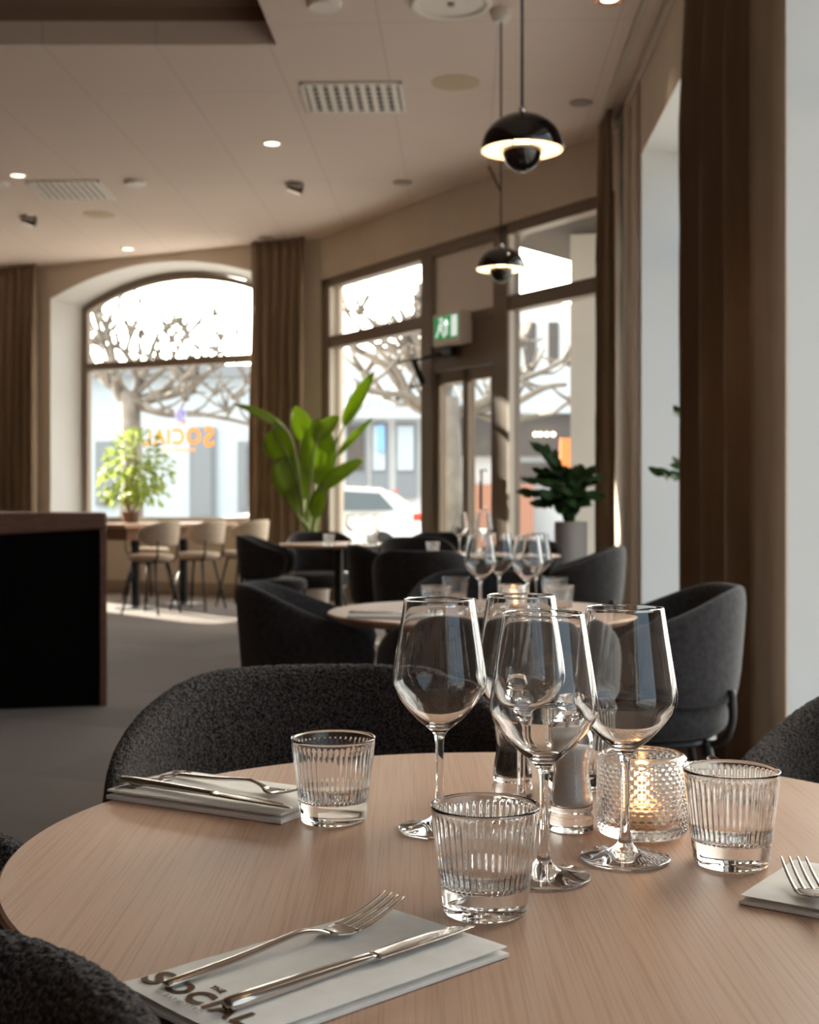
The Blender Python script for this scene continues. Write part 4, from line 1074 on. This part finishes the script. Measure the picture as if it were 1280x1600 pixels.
# left napkin
A = P(166, 1233, TT+.011); Dq = P(468, 1276, TT+.011); Bq = P(268, 1201, TT); e = Dq-A
e1_ = Vector((e.x, e.y, 0)).normalized(); far2 = Vector((-e1_.y, e1_.x, 0))
A2_ = A+far2*.118
napkin(A2_, e, e.length-.022, .118, 'white folded napkin at the left of the front table, beside a tumbler', True, .012)
k0 = P(190, 1219, TT+.016); k1 = P(461, 1266, TT+.014); knife(k0, k1-k0, 'table knife lying on the left napkin', ZT+.0125, (k1-k0).to_2d().length)
f0 = P(280, 1211, TT+.015); f1 = P(487, 1229, TT+.028); fork(f0, f1-f0, 'fork lying on the left napkin, tines behind the tumbler', ZT+.0125, .2)
# right napkin
A = P(1155, 1396, TT+.009); Bq = P(1240, 1341, TT+.009); sv = Vector((Bq.x-A.x, Bq.y-A.y, 0)); dv = Vector((sv.y, -sv.x, 0)).normalized()
napkin(Bq, dv, .2, sv.length, 'white folded napkin cut by the right edge of the photo', False)
f1 = P(1240, 1346, TT+.024); d_ = Vector((-.62, .79, 0)); d_ = (P(1240, 1346, TT+.01)-P(1300, 1405, TT+.01)); f0 = f1-d_.normalized()*.195
fork(f0, d_, 'fork lying on the right napkin, tines pointing left', zb)
# napkin at the back right
napkin((.375, 1.58, 0), (0, -1), .17, .09, 'napkin peeking out behind the candle holder at the back right of the front table', False)
knife((.380, 1.372, 0), (-.02, .21), 'table knife on the back right napkin, only its tip showing behind the right tumbler', zb)
# second table napkin and knife
A = P(560, 951, TT); napkin(P(548, 962, TT)+Vector((0, .0, 0)), (1, -.10), .22, .1, 'white napkin with cutlery at the left side of the second table', False)
q = P(540, 965, TT); knife((q.x+.01, q.y, 0), (1, .0), 'table knife on the napkin of the second table', zb)

# ------------------------------------------------------------------ outside: street, buildings, trees, car
b = MB(); b.prism([(-60, 3), (LX-1, 3), (LX-1, 19.5), tuple(AEND+anrm*.6), tuple(C+anrm*.6+snrm*.6), (R1.x+1.0, R1.y+.5), (2.2, 3), (60, 3), (60, 90), (-60, 90)], -.3, -.12)
struct(b.build('street', M['asphalt']))
b = MB(); b.prism([(1.75, -20), (60, -20), (60, 3), (2.2, 3)], -.3, -.12); struct(b.build('pavement', M['asphalt']))
FY = 34.0
def fx(px, Y=FY): return (px-640)*Y/F
def fzz(py, Y=FY): return EYE+(HZ-py)*Y/F
bA = empty('building', (-8, FY, -.12)); tag(bA, 'pale blue grey building across the street, seen through the arched window', 'building')
def bbox(mb, root, x0, x1, y0, y1, z0, z1):
    o = root.location; mb.box(((x0+x1)/2-o.x, (y0+y1)/2-o.y, (z0+z1)/2-o.z), (x1-x0, y1-y0, z1-z0))
b = MB(); bbox(b, bA, -24, fx(500), FY, FY+6, -.12, fzz(585)); b.build('wall', M['facade'], bA)
b = MB(); bbox(b, bA, -24, fx(500), FY-.3, FY+.1, fzz(590), fzz(572)); b.build('cornice', M['facadedark'], bA)
for x0, x1, y0, y1 in ((297, 337, 812, 668), (372, 390, 800, 690), (150, 185, 790, 690)):
    b = MB(); bbox(b, bA, fx(x0), fx(x1), FY-.08, FY+.02, fzz(y0), fzz(y1)); f_ = b.build('window_frame', M['facadedark'], bA)
    b = MB(); bbox(b, bA, fx(x0)+.1, fx(x1)-.1, FY-.11, FY-.05, fzz(y0)+.1, fzz(y1)-.1); b.build('window_glass', M['facadedark'], f_)
bB = empty('building', (1, FY, -.12)); tag(bB, 'shop building with pale fascia lettering across the street, seen left of the door', 'building')
b = MB(); bbox(b, bB, fx(506), fx(696), FY, FY+6, -.12, fzz(545)); b.build('wall', M['facadewhite'], bB)
b = MB(); bbox(b, bB, fx(504), fx(696), FY-.35, FY+.02, fzz(655), fzz(580)); b.build('fascia', M['facade'], bB)
for x0, x1 in ((540, 572), (580, 606), (618, 650), (658, 694)):
    b = MB(); bbox(b, bB, fx(x0), fx(x1), FY-.1, FY+.02, fzz(778), fzz(660)); f_ = b.build('shop_window', M['facadedark'], bB)
    b = MB(); bbox(b, bB, fx(x0)+.06, fx(x1)-.06, FY-.14, FY-.06, fzz(735), fzz(666)); b.build('shop_glass', M['shopdark' if x0 < 560 else 'facade'], f_)
b = MB(); bbox(b, bB, fx(590), fx(601), FY-.2, FY-.1, fzz(705), fzz(665)); b.build('blue_sign', mat('blue_sign', (.25, .5, .85), .6), bB)
put_text('fascia_lettering', 'DJURMAT', .52/.7, frame_mat(Vector((fx(602)-1, -.36, fzz(634)+.12)), (1, 0, 0), (0, 0, 1), (0, -1, 0)), M['signwhite'], bB, .015, .03, 1.05)
bC = empty('building', (6, FY+.5, -.12)); tag(bC, 'taller pale building with dark shop front, seen right of the entrance door', 'building')
b = MB(); bbox(b, bC, fx(703), 20, FY+.5, FY+8, -.12, fzz(470)); b.build('wall', M['facadewhite'], bC)
b = MB(); bbox(b, bC, fx(703), 20, FY+.1, FY+.6, fzz(645), fzz(575)); b.build('fascia', M['facade'], bC)
b = MB(); bbox(b, bC, fx(720), 20, FY+.3, FY+.6, fzz(712), fzz(648)); b.build('shop_window', M['shopdark'], bC)
b = MB(); bbox(b, bC, fx(795), 20, FY+.3, FY+.6, fzz(752), fzz(722)); b.build('shop_window', M['shopdark'], bC)
b = MB(); bbox(b, bC, fx(703), fx(832), FY-.3, FY+.6, -.12, fzz(757)); b.build('red_plinth', M['brickred'], bC)
for x0, x1 in ((800, 813), (824, 840), (860, 876)):
    b = MB(); bbox(b, bC, fx(x0), fx(x1), FY+.42, FY+.52, fzz(566), fzz(500)); b.build('window', M['shopdark'], bC)
for k, x in enumerate((838, 846, 856, 866)):
    b = MB(); b.lathe([(0, .06), (.042, .042), (.06, 0), (.042, -.042), (0, -.06)], 10, c=(fx(x)-6, -.3, fzz(678)+.12)); b.build('shop_lamp', M['spot'], bC, smooth=True)
# marker post
p = Dp(885, 715, 26); mk = empty('marker_post', (p.x, 26, -.12)); tag(mk, 'orange topped marker post in the street behind the dark leafed plant', 'post')
b = MB(); b.tube([(0, 0, 0), (0, 0, 1.6)], .05, 10); b.build('pole', M['signwhite'], mk); b = MB(); b.box((0, 0, 2.0), (.24, .06, .9)); b.build('panel', M['orange'], mk)
# soffit and pillar of the recessed entrance
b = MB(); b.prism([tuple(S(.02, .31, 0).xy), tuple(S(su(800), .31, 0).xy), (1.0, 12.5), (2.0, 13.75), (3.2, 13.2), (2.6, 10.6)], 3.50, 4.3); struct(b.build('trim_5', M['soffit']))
p0, p1 = Dp(888, 785, 11.9), Dp(948, 785, 11.9)
b = MB(); b.box(((p0.x+p1.x)/2+.12, 12.1, 1.7), (p1.x-p0.x+.1, .4, 3.7), rz=-.25); struct(b.build('trim_6', M['pillar']))
# pollarded trees
def tree(loc, hgt, label, seed, limbs):
    rnd = random.Random(seed); root = empty('pollarded_tree', loc); tag(root, label, 'tree', 'bare pollarded street trees')
    b = MB(); b.tube([(0, 0, 0), (.05, 0, hgt*.5), (0, .0, hgt)], [.26, .21, .19], 10); b.build('trunk', M['treebark'], root, smooth=True)
    b = MB()
    for (dx, dy, dz, r) in limbs:
        p = [(0, 0, hgt-.25)]
        for k in range(1, 5): t = k/4; p.append((dx*t+rnd.uniform(-.12, .12), dy*t+rnd.uniform(-.12, .12), hgt-.25+dz*(t**1.2)+rnd.uniform(-.1, .15)))
        c = crom(p, 4); b.tube([tuple(q) for q in c], [.75*r*(1-.6*i/len(c)) for i in range(len(c))], 8)
        for i in range(5, len(c), 3):
            q = c[i]; d = Vector((rnd.uniform(-1, 1), rnd.uniform(-1, 1), rnd.uniform(-.1, 1.0))).normalized()*rnd.uniform(.45, 1.0)
            e = q+d+Vector((0, 0, .15)); b.tube([q, q+d*.5, e], [r*.36, r*.27, r*.25], 6)
            b.lathe([(0, .075), (.055, .055), (.075, 0), (.055, -.055), (0, -.075)], 8, c=tuple(e))
            for _ in range(5):
                dd = Vector((rnd.uniform(-1, 1), rnd.uniform(-1, 1), rnd.uniform(-.2, 1.2))).normalized()*rnd.uniform(.25, .6); b.tube([e, e+dd*.5, e+dd+Vector((0, 0, .05))], [.034, .024, .016], 5)
    b.build('branches', M['treebark'], root, smooth=True)
tree((fx(203, 25), 25, -.12), 3.3, 'bare knobbly street tree seen through the arched window', 5,
     [(-1.4, .2, 1.1, .13), (-.5, -.5, 1.6, .13), (.6, .3, 1.5, .13), (1.9, -.3, .7, .12), (2.4, .4, 1.0, .11), (1.2, -.6, -.3, .09), (2.6, -.2, -.6, .09), (-.9, .3, 1.9, .09), (.2, -.2, 2.0, .09), (1.4, .3, 1.7, .09), (2.2, .0, 1.4, .08)])
tree((fx(697, 19), 19, -.12), 2.7, 'bare street tree right outside the entrance door with long low limbs', 8,
     [(-1.4, .4, 1.0, .12), (-.9, -.2, 1.5, .12), (.2, .6, 1.6, .12), (1.7, -.1, .45, .10), (1.9, .2, 1.0, .09), (1.5, .5, .0, .10), (-1.2, -.3, .3, .10), (-1.6, .2, 1.5, .08), (-.5, .3, 1.9, .08)])
# parked car: rear to the right
CY = 26.0; cr0 = fx(656, CY)
car = empty('car', (cr0-2.1, CY, -.12)); tag(car, 'white car parked in the street, rear end seen through the entrance glazing', 'car')
sec = [(2.1, .35, .62), (2.06, .34, .95), (1.85, .33, 1.02), (1.45, .33, 1.42), (.9, .33, 1.50), (-.2, .33, 1.48), (-.75, .33, 1.35), (-1.3, .33, 1.02), (-1.95, .33, .88), (-2.15, .38, .62)]
body = [(2.12, .30), (2.14, .72), (2.05, 1.0), (1.7, 1.30), (1.35, 1.46), (.6, 1.50), (-.2, 1.46), (-.8, 1.22), (-1.15, .98), (-1.9, .86), (-2.15, .7), (-2.15, .30)]
def car_body(inset, z_in):
    m = MB(); n = len(body); vs = []
    for y, sc2 in ((-.88, .0), (-.84, 1), (.84, 1), (.88, 0)):
        for (x, z) in body:
            zz_ = z if sc2 else min(z, .93)+.0; yy = y*(1-.18*max(0, (z-.95)/.55)); vs.append((x*(1 if sc2 else .995), yy, zz_ if not sc2 else z))
    fs = [tuple(range(n)), tuple(range(3*n, 4*n))[::-1]]
    for k in range(3):
        for i in range(n): j = (i+1) % n; fs.append((k*n+i, k*n+j, (k+1)*n+j, (k+1)*n+i))
    m.add(vs, fs); return m
car_body(0, 0).build('body', M['carwhite'], car, smooth=True, angle=.5)
for sgn in (-1, 1):
    b = MB(); yb = sgn*.885
    def sw(q): return [(x, sgn*(.885*(1-.18*max(0, (z-.95)/.55))+.004), z) for x, z in q]
    for qd in ([(1.62, 1.03), (1.32, 1.36), (.62, 1.40), (.58, 1.02)], [(.5, 1.02), (.54, 1.40), (-.15, 1.36), (-.85, 1.0)]):
        b.add(sw(qd), [(0, 1, 2, 3)])
    b.build('side_window', M['carglass'], car)
    b = MB(); b.box((2.06, sgn*.70, .90), (.2, .36, .15)); b.build('tail_light', M['carred'], car, bevel=.03)
    for xw in (1.35, -1.35):
        b = MB(); b.lathe([(0, -.1), (.24, -.1), (.31, -.09), (.32, 0), (.31, .09), (.24, .1), (0, .1)], 24)
        wq = b.build('wheel', M['rubber'], car, smooth=True, angle=.6); wq.rotation_euler = (PI/2, 0, 0); wq.location = (xw, sgn*.80, .32)
b = MB(); b.add([(2.085, -.62, 1.0), (2.085, .62, 1.0), (1.74, .58, 1.31), (1.74, -.58, 1.31)], [(0, 1, 2, 3)]); b.build('rear_window', M['carglass'], car)
b = MB(); b.box((1.62, 0, 1.40), (.12, .9, .03)); b.build('brake_light', M['carred'], car)
bpy.context.view_layer.update()
